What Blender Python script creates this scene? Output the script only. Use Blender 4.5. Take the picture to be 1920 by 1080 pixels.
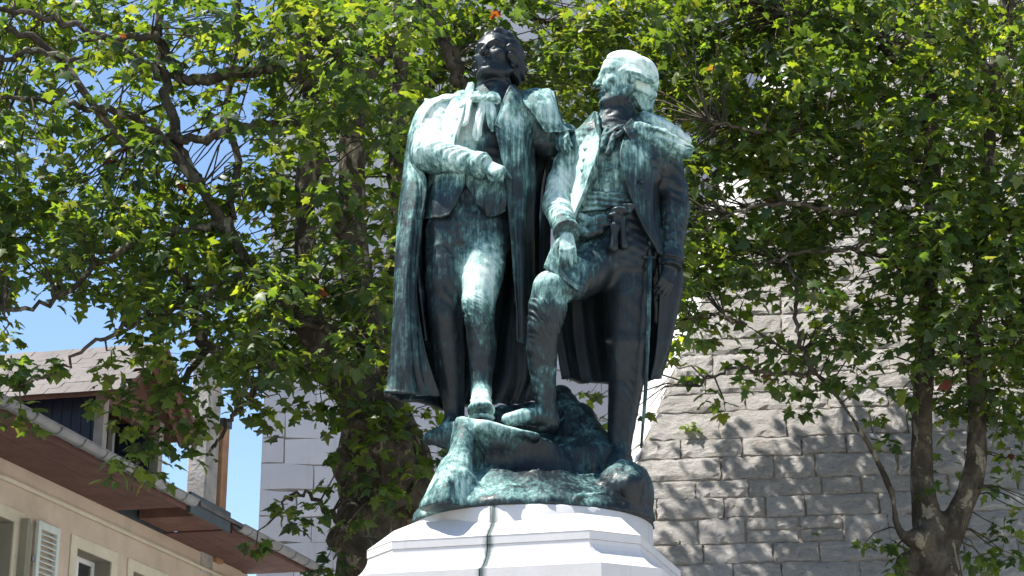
import bpy, bmesh, math, random, os
import numpy as np
from mathutils import Vector, Matrix, Quaternion

for _o in list(bpy.data.objects):
    bpy.data.objects.remove(_o, do_unlink=True)
scene = bpy.context.scene
COL = scene.collection
R = math.radians

# ------------------------------------------------------------------ camera
FPX = 3583.0                      # focal length in pixels of a 1920 wide frame
PITCH = R(18.5)
CAMZ = 1.6
cam_data = bpy.data.cameras.new('camera')
cam_data.sensor_width = 36.0
cam_data.lens = 36.0 * FPX / 1920.0
cam_data.clip_start = 0.1
cam_data.clip_end = 3000.0
cam = bpy.data.objects.new('camera', cam_data)
cam.location = (0, 0, CAMZ)
cam.rotation_euler = (R(90) + PITCH, 0, 0)
COL.objects.link(cam)
scene.camera = cam

# ------------------------------------------------------------------ sky, sun, exposure
SUN_DIR = Vector((-0.43, -0.035, 0.90)).normalized()      # towards the sun: from the left, high
world = bpy.data.worlds.new('World')
scene.world = world
world.use_nodes = True
_nt = world.node_tree
_nt.nodes.clear()
_sky = _nt.nodes.new('ShaderNodeTexSky')
_sky.sky_type = 'NISHITA'
_sky.sun_disc = False
_sky.sun_elevation = math.asin(SUN_DIR.z)
_sky.sun_rotation = math.atan2(SUN_DIR.x, SUN_DIR.y)
_sky.altitude = 300.0
_sky.air_density = 1.0
_sky.dust_density = 0.15
_sky.ozone_density = 2.6
_bg = _nt.nodes.new('ShaderNodeBackground')
_bg.inputs['Strength'].default_value = 0.10
_wo = _nt.nodes.new('ShaderNodeOutputWorld')
_nt.links.new(_sky.outputs[0], _bg.inputs['Color'])
_nt.links.new(_bg.outputs[0], _wo.inputs['Surface'])
sun_data = bpy.data.lights.new('sun', 'SUN')
sun_data.energy = 5.0
sun_data.angle = R(0.5)
sun_data.color = (1.0, 0.955, 0.88)
sun = bpy.data.objects.new('sun', sun_data)
sun.location = (-20, 0, 40)
sun.rotation_euler = SUN_DIR.to_track_quat('Z', 'Y').to_euler()
COL.objects.link(sun)
scene.view_settings.view_transform = 'Standard'
scene.view_settings.look = 'None'
scene.view_settings.exposure = 1.2
scene.view_settings.gamma = 1.0
scene.view_settings.use_curve_mapping = False
scene.cycles.max_bounces = 5
scene.cycles.diffuse_bounces = 3
scene.cycles.glossy_bounces = 2
scene.cycles.transmission_bounces = 3
scene.cycles.use_adaptive_sampling = True
scene.cycles.adaptive_threshold = 0.02
scene.cycles.use_denoising = True

# ------------------------------------------------------------------ helpers
_cp, _sp = math.cos(PITCH), math.sin(PITCH)


def P(px, py, Y):
    """The point at ground distance Y that the lens sees at pixel (px, py) of the 1920 x 1080 photograph."""
    u = (px - 960.0) / FPX
    v = (540.0 - py) / FPX
    s = Y / (_cp - v * _sp)
    return np.array((u * s, Y, CAMZ + (_sp + v * _cp) * s))


def pix(p):
    """Pixel of a world point (only used to measure things)."""
    x, y, z = p[0], p[1], p[2] - CAMZ
    zz = y * _cp + z * _sp
    return 960 + FPX * x / zz, 540 - FPX * (-y * _sp + z * _cp) / zz


def tag(o, label=None, cat=None, group=None, kind=None):
    if label: o['label'] = label
    if cat: o['category'] = cat
    if group: o['group'] = group
    if kind: o['kind'] = kind
    return o


def empty(name, loc=(0, 0, 0), rz=0.0, parent=None):
    o = bpy.data.objects.new(name, None)
    o.empty_display_size = 0.2
    COL.objects.link(o)
    o.location = loc
    o.rotation_euler = (0, 0, rz)
    if parent is not None: adopt(o, parent)
    return o


def adopt(o, parent):
    o.parent = parent
    # every object keeps its world placement in its own loc / rot, so the parent's own matrix is its world matrix
    o.matrix_parent_inverse = Matrix.LocRotScale(parent.location, parent.rotation_euler, None).inverted()


def mesh_np(name, verts, faces, mat=None, parent=None, smooth=True, attrs=None):
    """One mesh object from numpy vertices and a list or array of faces (world coordinates)."""
    me = bpy.data.meshes.new(name)
    verts = np.asarray(verts, dtype=np.float32)
    if isinstance(faces, np.ndarray):
        nf, k = faces.shape
        me.vertices.add(len(verts))
        me.vertices.foreach_set('co', verts.ravel())
        me.loops.add(nf * k)
        me.loops.foreach_set('vertex_index', faces.astype(np.int32).ravel())
        me.polygons.add(nf)
        me.polygons.foreach_set('loop_start', np.arange(0, nf * k, k, dtype=np.int32))
        me.polygons.foreach_set('loop_total', np.full(nf, k, dtype=np.int32))
        me.update(calc_edges=True)
    else:
        me.from_pydata([tuple(map(float, v)) for v in verts], [], faces)
        me.update()
    if smooth:
        me.polygons.foreach_set('use_smooth', np.ones(len(me.polygons), dtype=bool))
    if attrs:
        for an, av in attrs.items():
            av = np.asarray(av, dtype=np.float32)
            if av.ndim == 1:
                a = me.attributes.new(an, 'FLOAT', 'POINT')
                a.data.foreach_set('value', av)
            else:
                a = me.attributes.new(an, 'FLOAT_COLOR', 'POINT')
                a.data.foreach_set('color', np.c_[av, np.ones(len(av), np.float32)].astype(np.float32).ravel())
    if mat: me.materials.append(mat)
    o = bpy.data.objects.new(name, me)
    COL.objects.link(o)
    if parent is not None: adopt(o, parent)
    return o


def link_mesh(name, me, loc, rot=None, scale=None, parent=None):
    o = bpy.data.objects.new(name, me)
    COL.objects.link(o)
    o.location = loc
    if rot is not None:
        if isinstance(rot, Quaternion):
            o.rotation_mode = 'QUATERNION'; o.rotation_quaternion = rot
        else:
            o.rotation_euler = rot
    if scale is not None: o.scale = scale
    if parent is not None: adopt(o, parent)
    return o


class MB:
    """Collects boxes, tubes and polygons into one mesh."""
    def __init__(s): s.v = []; s.f = []

    def add(s, vs, fs):
        b = len(s.v)
        s.v += [tuple(map(float, v)) for v in vs]
        s.f += [tuple(i + b for i in f) for f in fs]
        return s

    def hexa(s, p8):
        """eight corners: bottom four counter-clockwise, then top four"""
        return s.add(p8, [(3, 2, 1, 0), (4, 5, 6, 7), (0, 1, 5, 4), (1, 2, 6, 5), (2, 3, 7, 6), (3, 0, 4, 7)])

    def box(s, lo, hi):
        (a, b, c), (d, e, f) = lo, hi
        return s.hexa([(a, b, c), (d, b, c), (d, e, c), (a, e, c), (a, b, f), (d, b, f), (d, e, f), (a, e, f)])

    def frame_box(s, o, ax, ay, az, lo, hi):
        """box in a local frame o + x*ax + y*ay + z*az"""
        o, ax, ay, az = (np.asarray(t, float) for t in (o, ax, ay, az))
        (a, b, c), (d, e, f) = lo, hi
        g = lambda x, y, z: o + ax * x + ay * y + az * z
        return s.hexa([g(a, b, c), g(d, b, c), g(d, e, c), g(a, e, c), g(a, b, f), g(d, b, f), g(d, e, f), g(a, e, f)])

    def prism(s, poly, d):
        """polygon (list of points) pushed along d"""
        n = len(poly); d = np.asarray(d, float)
        vs = [np.asarray(p, float) for p in poly]
        vs = vs + [p + d for p in vs]
        fs = [tuple(range(n))[::-1], tuple(range(n, 2 * n))] + [(i, (i + 1) % n, n + (i + 1) % n, n + i) for i in range(n)]
        return s.add(vs, fs)

    def tube(s, pts, rad, n=8, caps=True):
        pts = [np.asarray(p, float) for p in pts]
        if not hasattr(rad, '__len__'): rad = [rad] * len(pts)
        ref = None; vs = []; fs = []
        for i, p in enumerate(pts):
            t = pts[min(i + 1, len(pts) - 1)] - pts[max(i - 1, 0)]
            t = t / (np.linalg.norm(t) + 1e-9)
            if ref is None:
                ref = np.cross(t, (0, 0, 1.0)) if abs(t[2]) < 0.9 else np.cross(t, (1.0, 0, 0))
            a = ref - t * np.dot(ref, t); a /= np.linalg.norm(a) + 1e-9
            ref = a; b = np.cross(t, a)
            for k in range(n):
                w = 2 * math.pi * k / n
                vs.append(p + (a * math.cos(w) + b * math.sin(w)) * rad[i])
            if i:
                for k in range(n):
                    q = (k + 1) % n
                    fs.append(((i - 1) * n + k, (i - 1) * n + q, i * n + q, i * n + k))
        if caps:
            fs.append(tuple(range(n))[::-1]); fs.append(tuple(range((len(pts) - 1) * n, len(pts) * n)))
        return s.add(vs, fs)

    def build(s, name, mat=None, parent=None, smooth=False, bevel=0.0, seg=1):
        o = mesh_np(name, np.array(s.v), s.f, mat, parent, smooth)
        if bevel:
            bm = bmesh.new(); bm.from_mesh(o.data)
            bmesh.ops.recalc_face_normals(bm, faces=bm.faces)
            bmesh.ops.bevel(bm, geom=list(bm.edges), offset=bevel, segments=seg, profile=0.6, affect='EDGES', clamp_overlap=True)
            bm.to_mesh(o.data); bm.free()
        else:
            bm = bmesh.new(); bm.from_mesh(o.data)
            bmesh.ops.recalc_face_normals(bm, faces=bm.faces)
            bm.to_mesh(o.data); bm.free()
        return o


def wave_noise(X, Y, Z, scale, seed, n=6):
    """Smooth noise, about -1..1, as a sum of plane waves; scale is the rough wavelength."""
    r = np.random.RandomState(seed)
    out = 0.0
    for i in range(n):
        k = r.normal(size=3); k /= np.linalg.norm(k)
        k *= 2 * math.pi / scale * r.uniform(0.6, 1.5)
        out = out + np.sin(np.float32(k[0]) * X + np.float32(k[1]) * Y + np.float32(k[2]) * Z + np.float32(r.uniform(0, 6.28)))
    return out * np.float32(1.3 / n)


# ---------- signed distance modelling (bodies, rock, trunks)
class Field:
    def __init__(s, lo, hi, h):
        s.h = h
        s.lo = np.asarray(lo, float) - 2 * h
        s.n = np.ceil((np.asarray(hi, float) - s.lo) / h).astype(int) + 3
        s.F = np.full(tuple(s.n), 0.5, np.float32)
        s.ax = [(s.lo[i] + h * np.arange(s.n[i])).astype(np.float32) for i in range(3)]

    def add(s, fn, lo, hi, k=0.02, sub=False):
        pad = k + 2.5 * s.h
        i0 = np.clip(np.floor((np.asarray(lo) - pad - s.lo) / s.h).astype(int), 0, s.n)
        i1 = np.clip(np.ceil((np.asarray(hi) + pad - s.lo) / s.h).astype(int) + 1, 0, s.n)
        if np.any(i1 <= i0): return
        sl = tuple(slice(a, b) for a, b in zip(i0, i1))
        X = s.ax[0][sl[0]][:, None, None]; Y = s.ax[1][sl[1]][None, :, None]; Z = s.ax[2][sl[2]][None, None, :]
        f = fn(X, Y, Z)
        a = s.F[sl]
        if sub:
            f = -f
            m = np.maximum(a, f)
            if k > 0:
                h = np.maximum(k - np.abs(a - f), 0) / k
                m = m + h * h * (k * 0.25)
        else:
            m = np.minimum(a, f)
            if k > 0:
                h = np.maximum(k - np.abs(a - f), 0) / k
                m = m - h * h * (k * 0.25)
        s.F[sl] = m

    def limb(s, pts, rad, k=0.03, sub=False, disp=None, sy=1.0):
        """chain of tapering capsules through world points"""
        pts = [np.asarray(p, float) for p in pts]
        if not hasattr(rad, '__len__'): rad = [rad] * len(pts)
        lo = np.min([p - r for p, r in zip(pts, rad)], axis=0)
        hi = np.max([p + r for p, r in zip(pts, rad)], axis=0)

        def fn(X, Y, Z):
            best = None
            for a, b, ra, rb in zip(pts[:-1], pts[1:], rad[:-1], rad[1:]):
                d = b - a
                L2 = float(np.dot(d, d)) + 1e-12
                qx = X - np.float32(a[0]); qy = Y - np.float32(a[1]); qz = Z - np.float32(a[2])
                t = np.clip((qx * np.float32(d[0]) + qy * np.float32(d[1]) + qz * np.float32(d[2])) / np.float32(L2), 0, 1)
                e = np.sqrt((qx - t * np.float32(d[0])) ** 2 + ((qy - t * np.float32(d[1])) / np.float32(sy)) ** 2 + (qz - t * np.float32(d[2])) ** 2)
                e = e - (np.float32(ra) + t * np.float32(rb - ra))
                best = e if best is None else np.minimum(best, e)
            if disp is not None: best = best + disp(X, Y, Z)
            return best
        s.add(fn, lo, hi, k, sub)

    def ring(s, a, b, ra, rb, k=0.004, disp=None):
        """flat-ended tapering band (cuffs)"""
        a = np.asarray(a, float); b = np.asarray(b, float)
        L = float(np.linalg.norm(b - a)); d = (b - a) / L; rm = max(ra, rb)

        def fn(X, Y, Z):
            qx = X - np.float32(a[0]); qy = Y - np.float32(a[1]); qz = Z - np.float32(a[2])
            t = qx * np.float32(d[0]) + qy * np.float32(d[1]) + qz * np.float32(d[2])
            e = np.sqrt(np.maximum(qx * qx + qy * qy + qz * qz - t * t, 0))
            e = e - (np.float32(ra) + np.clip(t / np.float32(L), 0, 1) * np.float32(rb - ra))
            if disp is not None: e = e + disp(X, Y, Z)
            g = np.maximum(-t, t - np.float32(L))
            h = np.maximum(np.float32(.008) - np.abs(e - g), 0) / np.float32(.008)
            return np.maximum(e, g) + h * h * np.float32(.002)
        s.add(fn, np.minimum(a, b) - rm, np.maximum(a, b) + rm, k)

    def ell(s, c, r, k=0.03, sub=False, frame=None, disp=None):
        """ellipsoid; frame = three axis vectors"""
        c = np.asarray(c, float); r = np.asarray(r, float)
        A = np.eye(3) if frame is None else np.asarray(frame, float)
        ext = np.sqrt(((A * r[:, None]) ** 2).sum(0))

        def fn(X, Y, Z):
            qx = X - np.float32(c[0]); qy = Y - np.float32(c[1]); qz = Z - np.float32(c[2])
            u = [qx * np.float32(A[i, 0]) + qy * np.float32(A[i, 1]) + qz * np.float32(A[i, 2]) for i in range(3)]
            k0 = np.sqrt(sum((u[i] / np.float32(r[i])) ** 2 for i in range(3)))
            k1 = np.sqrt(sum((u[i] / np.float32(r[i] ** 2)) ** 2 for i in range(3))) + np.float32(1e-6)
            f = k0 * (k0 - 1) / k1
            if disp is not None: f = f + disp(X, Y, Z)
            return f
        s.add(fn, c - ext, c + ext, k, sub)

    def stack(s, lev, k=0.03, e=2.2, disp=None, sub=False):
        """elliptic sections (x, y, z, half width, half depth) lofted along z"""
        L = np.array(sorted(lev, key=lambda t: t[2]), float)
        z = L[:, 2]
        lo = (np.min(L[:, 0] - L[:, 3]), np.min(L[:, 1] - L[:, 4]), z[0])
        hi = (np.max(L[:, 0] + L[:, 3]), np.max(L[:, 1] + L[:, 4]), z[-1])

        def sm(Z, col):
            # smooth interpolation (Catmull-Rom through the levels)
            zz = Z.ravel().astype(float)
            i = np.clip(np.searchsorted(z, zz) - 1, 0, len(z) - 2)
            t = np.clip((zz - z[i]) / (z[i + 1] - z[i]), 0, 1)
            y1 = L[i, col]; y2 = L[i + 1, col]
            m = np.gradient(L[:, col], z)
            d = (z[i + 1] - z[i])
            h = (2 * t**3 - 3 * t**2 + 1) * y1 + (t**3 - 2 * t**2 + t) * m[i] * d + (-2 * t**3 + 3 * t**2) * y2 + (t**3 - t**2) * m[i + 1] * d
            return h.astype(np.float32).reshape(Z.shape)

        def fn(X, Y, Z):
            cx, cy, a, b = (sm(Z, c) for c in (0, 1, 3, 4))
            a = np.maximum(a, 0.004); b = np.maximum(b, 0.004)
            f = ((np.abs((X - cx) / a) ** e + np.abs((Y - cy) / b) ** e + 1e-9) ** np.float32(1 / e) - 1) * np.minimum(a, b)
            f = np.maximum(f, np.maximum(np.float32(z[0]) - Z, Z - np.float32(z[-1])))
            if disp is not None: f = f + disp(X, Y, Z)
            return f
        s.add(fn, lo, hi, k, sub)

    def mesh(s):
        """naive surface nets"""
        F = s.F; neg = F < 0
        nx, ny, nz = F.shape
        cnt = np.zeros((nx - 1, ny - 1, nz - 1), np.uint8)
        for i in (0, 1):
            for j in (0, 1):
                for k in (0, 1):
                    cnt += neg[i:nx - 1 + i, j:ny - 1 + j, k:nz - 1 + k]
        act = (cnt > 0) & (cnt < 8)
        ci = np.argwhere(act)
        idx = np.full(act.shape, -1, np.int32)
        idx[act] = np.arange(len(ci))
        acc = np.zeros((len(ci), 3), np.float32); num = np.zeros(len(ci), np.float32)
        corner = lambda d: F[ci[:, 0] + d[0], ci[:, 1] + d[1], ci[:, 2] + d[2]]
        for ax in range(3):
            o1, o2 = [a for a in range(3) if a != ax]
            for b in (0, 1):
                for c in (0, 1):
                    d0 = [0, 0, 0]; d0[o1] = b; d0[o2] = c
                    d1 = list(d0); d1[ax] = 1
                    f0 = corner(d0); f1 = corner(d1)
                    m = (f0 < 0) != (f1 < 0)
                    t = np.where(m, f0 / np.where(m, f0 - f1, 1), 0)
                    p = np.tile(np.array(d0, np.float32), (len(ci), 1)); p[:, ax] = t
                    acc[m] += p[m]; num[m] += 1
        v = (ci + acc / num[:, None]) * s.h + s.lo
        faces = []
        for ax in range(3):
            o1, o2 = [(1, 2), (2, 0), (0, 1)][ax]
            a = [slice(1, -1)] * 3; a[ax] = slice(0, -1)
            b = [slice(1, -1)] * 3; b[ax] = slice(1, None)
            n0 = neg[tuple(a)]; n1 = neg[tuple(b)]
            for flip, m in ((False, n0 & ~n1), (True, ~n0 & n1)):
                e = np.argwhere(m)
                if not len(e): continue
                e = e + np.array([0 if q == ax else 1 for q in range(3)])
                def cell(d1, d2):
                    q = e.copy(); q[:, o1] -= d1; q[:, o2] -= d2
                    return idx[q[:, 0], q[:, 1], q[:, 2]]
                qd = np.stack([cell(1, 1), cell(0, 1), cell(0, 0), cell(1, 0)], 1)
                if flip: qd = qd[:, ::-1]
                faces.append(qd)
        fc = np.concatenate(faces)
        return v, fc[(fc >= 0).all(1)]


def relax(v, f, it=1, lam=0.5):
    """Laplacian smoothing of a quad mesh"""
    n = len(v)
    e = np.concatenate([f[:, [0, 1]], f[:, [1, 2]], f[:, [2, 3]], f[:, [3, 0]]])
    deg = np.bincount(e[:, 0], minlength=n) + 1e-9
    for _ in range(it):
        s = np.stack([np.bincount(e[:, 0], weights=v[e[:, 1], c], minlength=n) for c in range(3)], 1)
        v = v + lam * (s / deg[:, None] - v)
    return v


def crom(pts, n):
    """Catmull-Rom through pts (m, k) sampled n times (numpy)"""
    p = np.asarray(pts, float); m = len(p)
    t = np.linspace(0, m - 1, n)
    i = np.clip(t.astype(int), 0, m - 2); t = (t - i)[:, None]
    p = np.vstack([2 * p[0] - p[1], p, 2 * p[-1] - p[-2]])
    a, b, c, d = p[i], p[i + 1], p[i + 2], p[i + 3]
    return 0.5 * (2 * b + (c - a) * t + (2 * a - 5 * b + 4 * c - d) * t**2 + (3 * b - a - 3 * c + d) * t**3)


# ------------------------------------------------------------------ node helpers
class NT:
    def __init__(s, name):
        s.m = bpy.data.materials.new(name); s.m.use_nodes = True
        s.t = s.m.node_tree; s.t.nodes.clear()
        s.out = s.t.nodes.new('ShaderNodeOutputMaterial')

    def n(s, kind, ins=None, **props):
        d = s.t.nodes.new('ShaderNode' + kind)
        for k, v in props.items(): setattr(d, k, v)
        if ins:
            for k, v in ins.items(): s.set(d, k, v)
        return d

    def set(s, d, k, v):
        i = d.inputs[k]
        if isinstance(v, bpy.types.NodeSocket): s.t.links.new(v, i)
        elif isinstance(v, bpy.types.Node): s.t.links.new(v.outputs[0], i)
        else: i.default_value = v

    def coord(s, which='Object', scale=None, loc=None, rot=None):
        c = s.n('TexCoord').outputs[which]
        if which == 'World': pass
        m = s.n('Mapping', {'Vector': c})
        if scale is not None: m.inputs['Scale'].default_value = scale
        if loc is not None: m.inputs['Location'].default_value = loc
        if rot is not None: m.inputs['Rotation'].default_value = rot
        return m.outputs[0]

    def world(s, scale=(1, 1, 1)):
        g = s.n('NewGeometry').outputs['Position']
        m = s.n('Mapping', {'Vector': g}); m.inputs['Scale'].default_value = scale
        return m.outputs[0]

    def noise(s, vec, scale, detail=4, rough=0.55, dist=0.0):
        return s.n('TexNoise', {'Vector': vec, 'Scale': scale, 'Detail': detail, 'Roughness': rough, 'Distortion': dist}).outputs['Fac']

    def math(s, op, a, b=None, c=None, clamp=False):
        d = s.n('Math', operation=op, use_clamp=clamp)
        for i, v in enumerate((a, b, c)):
            if v is not None: s.set(d, i, v)
        return d.outputs[0]

    def ramp(s, fac, stops, interp='LINEAR'):
        d = s.n('ValToRGB', {'Fac': fac})
        cr = d.color_ramp; cr.interpolation = interp
        while len(cr.elements) > 1: cr.elements.remove(cr.elements[-1])
        cr.elements[0].position = stops[0][0]
        for p, c in stops[1:]: cr.elements.new(p)
        for e, (p, c) in zip(cr.elements, stops):
            e.color = (c, c, c, 1) if not hasattr(c, '__len__') else (c[0], c[1], c[2], 1)
        return d.outputs[0]

    def mix(s, fac, a, b, blend='MIX'):
        d = s.n('Mix', data_type='RGBA', blend_type=blend)
        for k, v in ((0, fac), (6, a), (7, b)):
            if isinstance(v, (tuple, list)): v = (v[0], v[1], v[2], 1)
            s.set(d, k, v)
        return d.outputs[2]

    def bump(s, h, strength=0.5, dist=0.02, normal=None):
        ins = {'Height': h, 'Strength': strength, 'Distance': dist}
        if normal is not None: ins['Normal'] = normal
        return s.n('Bump', ins).outputs[0]

    def pbr(s, color, rough=0.7, metal=0.0, spec=0.5, normal=None):
        b = s.n('BsdfPrincipled')
        if isinstance(color, (tuple, list)): color = (color[0], color[1], color[2], 1)
        s.set(b, 'Base Color', color); s.set(b, 'Roughness', rough); s.set(b, 'Metallic', metal)
        s.set(b, 'Specular IOR Level', spec)
        if normal is not None: s.set(b, 'Normal', normal)
        s.t.links.new(b.outputs[0], s.out.inputs['Surface'])
        return s.m


def simple_mat(name, color, rough=0.7, var=0.15, scale=6.0, bump=0.15, bdist=0.01, metal=0.0, spec=0.4):
    """plain painted or rendered surface with uneven tone and a little relief"""
    t = NT(name)
    c = t.world()
    n1 = t.noise(c, scale, 6, 0.6)
    n2 = t.noise(c, scale * 9, 4, 0.6)
    dark = tuple(x * (1 - var * 1.6) for x in color); lite = tuple(min(1, x * (1 + var)) for x in color)
    col = t.mix(t.ramp(n1, [(0.3, 0.0), (0.7, 1.0)]), dark, lite)
    h = t.math('ADD', t.math('MULTIPLY', n1, 0.4), t.math('MULTIPLY', n2, 0.6))
    return t.pbr(col, rough, metal, spec, t.bump(h, bump, bdist))
# =================================================================== SETTING
rng = random.Random(7)

# ---- ground of the square
def ground_mat():
    t = NT('paving'); c = t.world()
    n1 = t.noise(c, 0.7, 6, 0.6); n2 = t.noise(c, 30.0, 4, 0.6)
    col = t.mix(t.ramp(n1, [(0.3, 0.0), (0.7, 1.0)]), (0.38, 0.36, 0.33), (0.48, 0.46, 0.43))
    return t.pbr(col, 0.9, 0, 0.3, t.bump(n2, 0.4, 0.01))


g = MB(); g.add([(-400, -400, 0), (400, -400, 0), (400, 900, 0), (-400, 900, 0)], [(0, 1, 2, 3)])
tag(g.build('ground', ground_mat()), kind='structure')

# ---------------------------------------------------------------- stone materials
def ashlar_mat():
    t = NT('smooth_limestone'); c = t.world()
    oi = t.n('ObjectInfo').outputs['Random']
    n1 = t.noise(c, 1.3, 6, 0.62); n2 = t.noise(c, 22.0, 5, 0.65); st = t.noise(t.world((5, 5, .4)), 1.0, 4, .6)
    a = t.mix(oi, (0.50, 0.49, 0.50), (0.62, 0.605, 0.60))
    a = t.mix(t.ramp(n1, [(0.35, 0.0), (0.75, 0.5)]), a, (0.44, 0.43, 0.435))
    a = t.mix(t.ramp(st, [(0.55, 0.0), (0.8, 0.35)]), a, (0.20, 0.20, 0.20))
    return t.pbr(a, 0.9, 0, 0.2, t.bump(n2, 0.35, 0.008))


def rubble_mat(name='rough_limestone', lo=(0.48, 0.455, 0.43), hi=(0.62, 0.595, 0.57)):
    t = NT(name); c = t.world()
    oi = t.n('ObjectInfo').outputs['Random']
    tool = t.noise(t.world((3.0, 3.0, 8.0)), 5.5, 8, 0.78, 1.0)       # pick marks
    n1 = t.noise(c, 2.2, 6, 0.6); n2 = t.noise(t.world((1, 1, 1.6)), 22.0, 6, 0.8)
    vor = t.n('TexVoronoi', {'Vector': t.world((1, 1, 1.7)), 'Scale': 7.0, 'Randomness': 1.0}).outputs['Distance']
    a = t.mix(oi, lo, hi)
    a = t.mix(t.ramp(n1, [(0.35, 0.0), (0.7, 0.6)]), a, (0.52, 0.485, 0.45))
    a = t.mix(t.ramp(t.noise(c, 5.0, 5, .65), [(0.56, 0.0), (0.76, 0.45)]), a, (0.22, 0.20, 0.185))     # lichen and soot
    a = t.mix(t.ramp(t.noise(c, 3.1, 4, .6), [(0.62, 0.0), (0.75, 0.5)]), a, (0.36, 0.265, 0.20))          # rust-brown veins
    a = t.mix(t.ramp(n2, [(.38, .45), (.47, 0.)]), a, (0.20, 0.18, 0.16))                                  # pits
    h = t.math('ADD', t.math('MULTIPLY', tool, 1.0), t.math('ADD', t.math('MULTIPLY', n2, 0.9), t.math('MULTIPLY', vor, 0.45)))
    return t.pbr(a, 0.95, 0, 0.15, t.bump(h, 1.0, 0.055))


ASHLAR = ashlar_mat()
RUBBLE = rubble_mat()
MORTAR = simple_mat('mortar', (0.30, 0.26, 0.22), 0.95, 0.25, 4.0, 0.8, 0.03)
PALE_STONE = simple_mat('pale_quoin_stone', (0.60, 0.585, 0.56), 0.9, 0.12, 3.0, 0.3, 0.02)


def stone_variants(prefix, mat, count, nx, nz, rough, edge, depth, seed):
    """unit blocks (1 x depth x 1, face at y = 0 looking to -y) with an uneven dressed face"""
    out = []
    r = np.random.RandomState(seed)
    for q in range(count):
        xs = np.linspace(-.5, .5, nx); zs = np.linspace(-.5, .5, nz)
        vs = []; base = r.uniform(-.4, .4)
        hf = r.normal(size=(nx, nz)); hf[1:-1, 1:-1] = (hf[1:-1, 1:-1] * 1.4 + (hf[:-2, 1:-1] + hf[2:, 1:-1] + hf[1:-1, :-2] + hf[1:-1, 2:]) * .4) / 2
        for i, x in enumerate(xs):
            for j, z in enumerate(zs):
                rim = min(i, nx - 1 - i, j, nz - 1 - j) == 0
                y = -rough * (0.5 + .6 * hf[i, j]) if not rim else edge * r.uniform(.6, 1.2)
                jx = 0 if not rim else r.uniform(-.022, .006) * np.sign(x)
                jz = 0 if not rim else r.uniform(-.075, .03) * np.sign(z)
                k = .35 / nx
                vs.append((x + jx + (0 if rim else r.uniform(-k, k)), y, z + jz + (0 if rim else r.uniform(-k, k))))
        fs = [(i * nz + j, (i + 1) * nz + j, (i + 1) * nz + j + 1, i * nz + j + 1) for i in range(nx - 1) for j in range(nz - 1)]
        ring = [i * nz for i in range(nx)] + [(nx - 1) * nz + j for j in range(1, nz)] + [i * nz + nz - 1 for i in range(nx - 2, -1, -1)] + [j for j in range(nz - 2, 0, -1)]
        b = len(vs)
        vs += [(vs[i][0], depth, vs[i][2]) for i in ring]
        for k in range(len(ring)):
            m = (k + 1) % len(ring)
            fs.append((ring[k], b + k, b + m, ring[m]))
        me = bpy.data.meshes.new('%s_shape' % prefix)
        me.from_pydata([tuple(map(float, v)) for v in vs], [], fs); me.update()
        bm = bmesh.new(); bm.from_mesh(me); bmesh.ops.recalc_face_normals(bm, faces=bm.faces); bm.to_mesh(me); bm.free()
        me.materials.append(mat)
        out.append(me)
    return out


# ---------------------------------------------------------------- tall smooth tower far behind
TY = 32.0
tower = empty('stone_tower', (P(488, 900, TY)[0], TY, 0))
tag(tower, 'tall shaded grey tower of smooth squared stone blocks rising behind the trees', 'tower')
tx0 = P(488, 900, TY)[0]; tx1 = tx0 + 13.0
MB().box((tx0 + .01, TY + .012, 0), (tx1, TY + 9, 24)).build('core', MORTAR, tower)
tv = stone_variants('tower_block', ASHLAR, 6, 3, 3, .002, .004, .10, 3)
course = .455; z = 5.05; row = 0; nblk = 0
while z < 15.2:
    x = tx0 - (.0 if row % 2 else .0)
    first = True
    while x < tx1 - .3 and nblk < 292:
        w = rng.uniform(.75, 1.75) if not first else rng.choice([.38, .62, .9, 1.2])
        first = False
        if x + w > tx1 - .3: w = tx1 - x
        px_, _ = pix((x + w, TY, z))
        if px_ < 1480 and x < 3.2:
            o = link_mesh('block', tv[rng.randrange(6)], (x + w / 2, TY, z + course / 2), (0, rng.uniform(-.0015, .0015), 0), (w - .006, 1, course - .006), tower)
            o.location.y -= rng.uniform(0, .006); nblk += 1
        x += w
    z += course; row += 1
# lower and upper courses outside the picture
MB().box((tx0, TY, 0), (tx1, TY + .10, 5.045)).build('masonry', ASHLAR, tower)
MB().box((tx0, TY, z), (tx1, TY + .10, 24)).build('masonry', ASHLAR, tower)
# far side return of the tower, so that it has a flank
MB().box((tx0, TY + .11, 0), (tx0 + .009, TY + 9, 24)).build('flank', ASHLAR, tower)

tower.rotation_euler = (0, 0, R(6))          # its face turns away from the sun

# ---------------------------------------------------------------- rough sloping bastion wall on the right
bastion = empty('bastion_wall', (P(1190, 870, 21)[0], 21, 0))
tag(bastion, 'sunlit rough stone bastion wall with sloping face behind the right tree', 'wall')
C0 = P(1190, 870, 21.0); C1 = P(1360, 350, 23.25)
BX = (C1[0] - C0[0]) / (C1[2] - C0[2]); BY = (C1[1] - C0[1]) / (C1[2] - C0[2])


def bcorner(z): return np.array((C0[0] + BX * (z - C0[2]), C0[1] + BY * (z - C0[2]), z))


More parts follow.
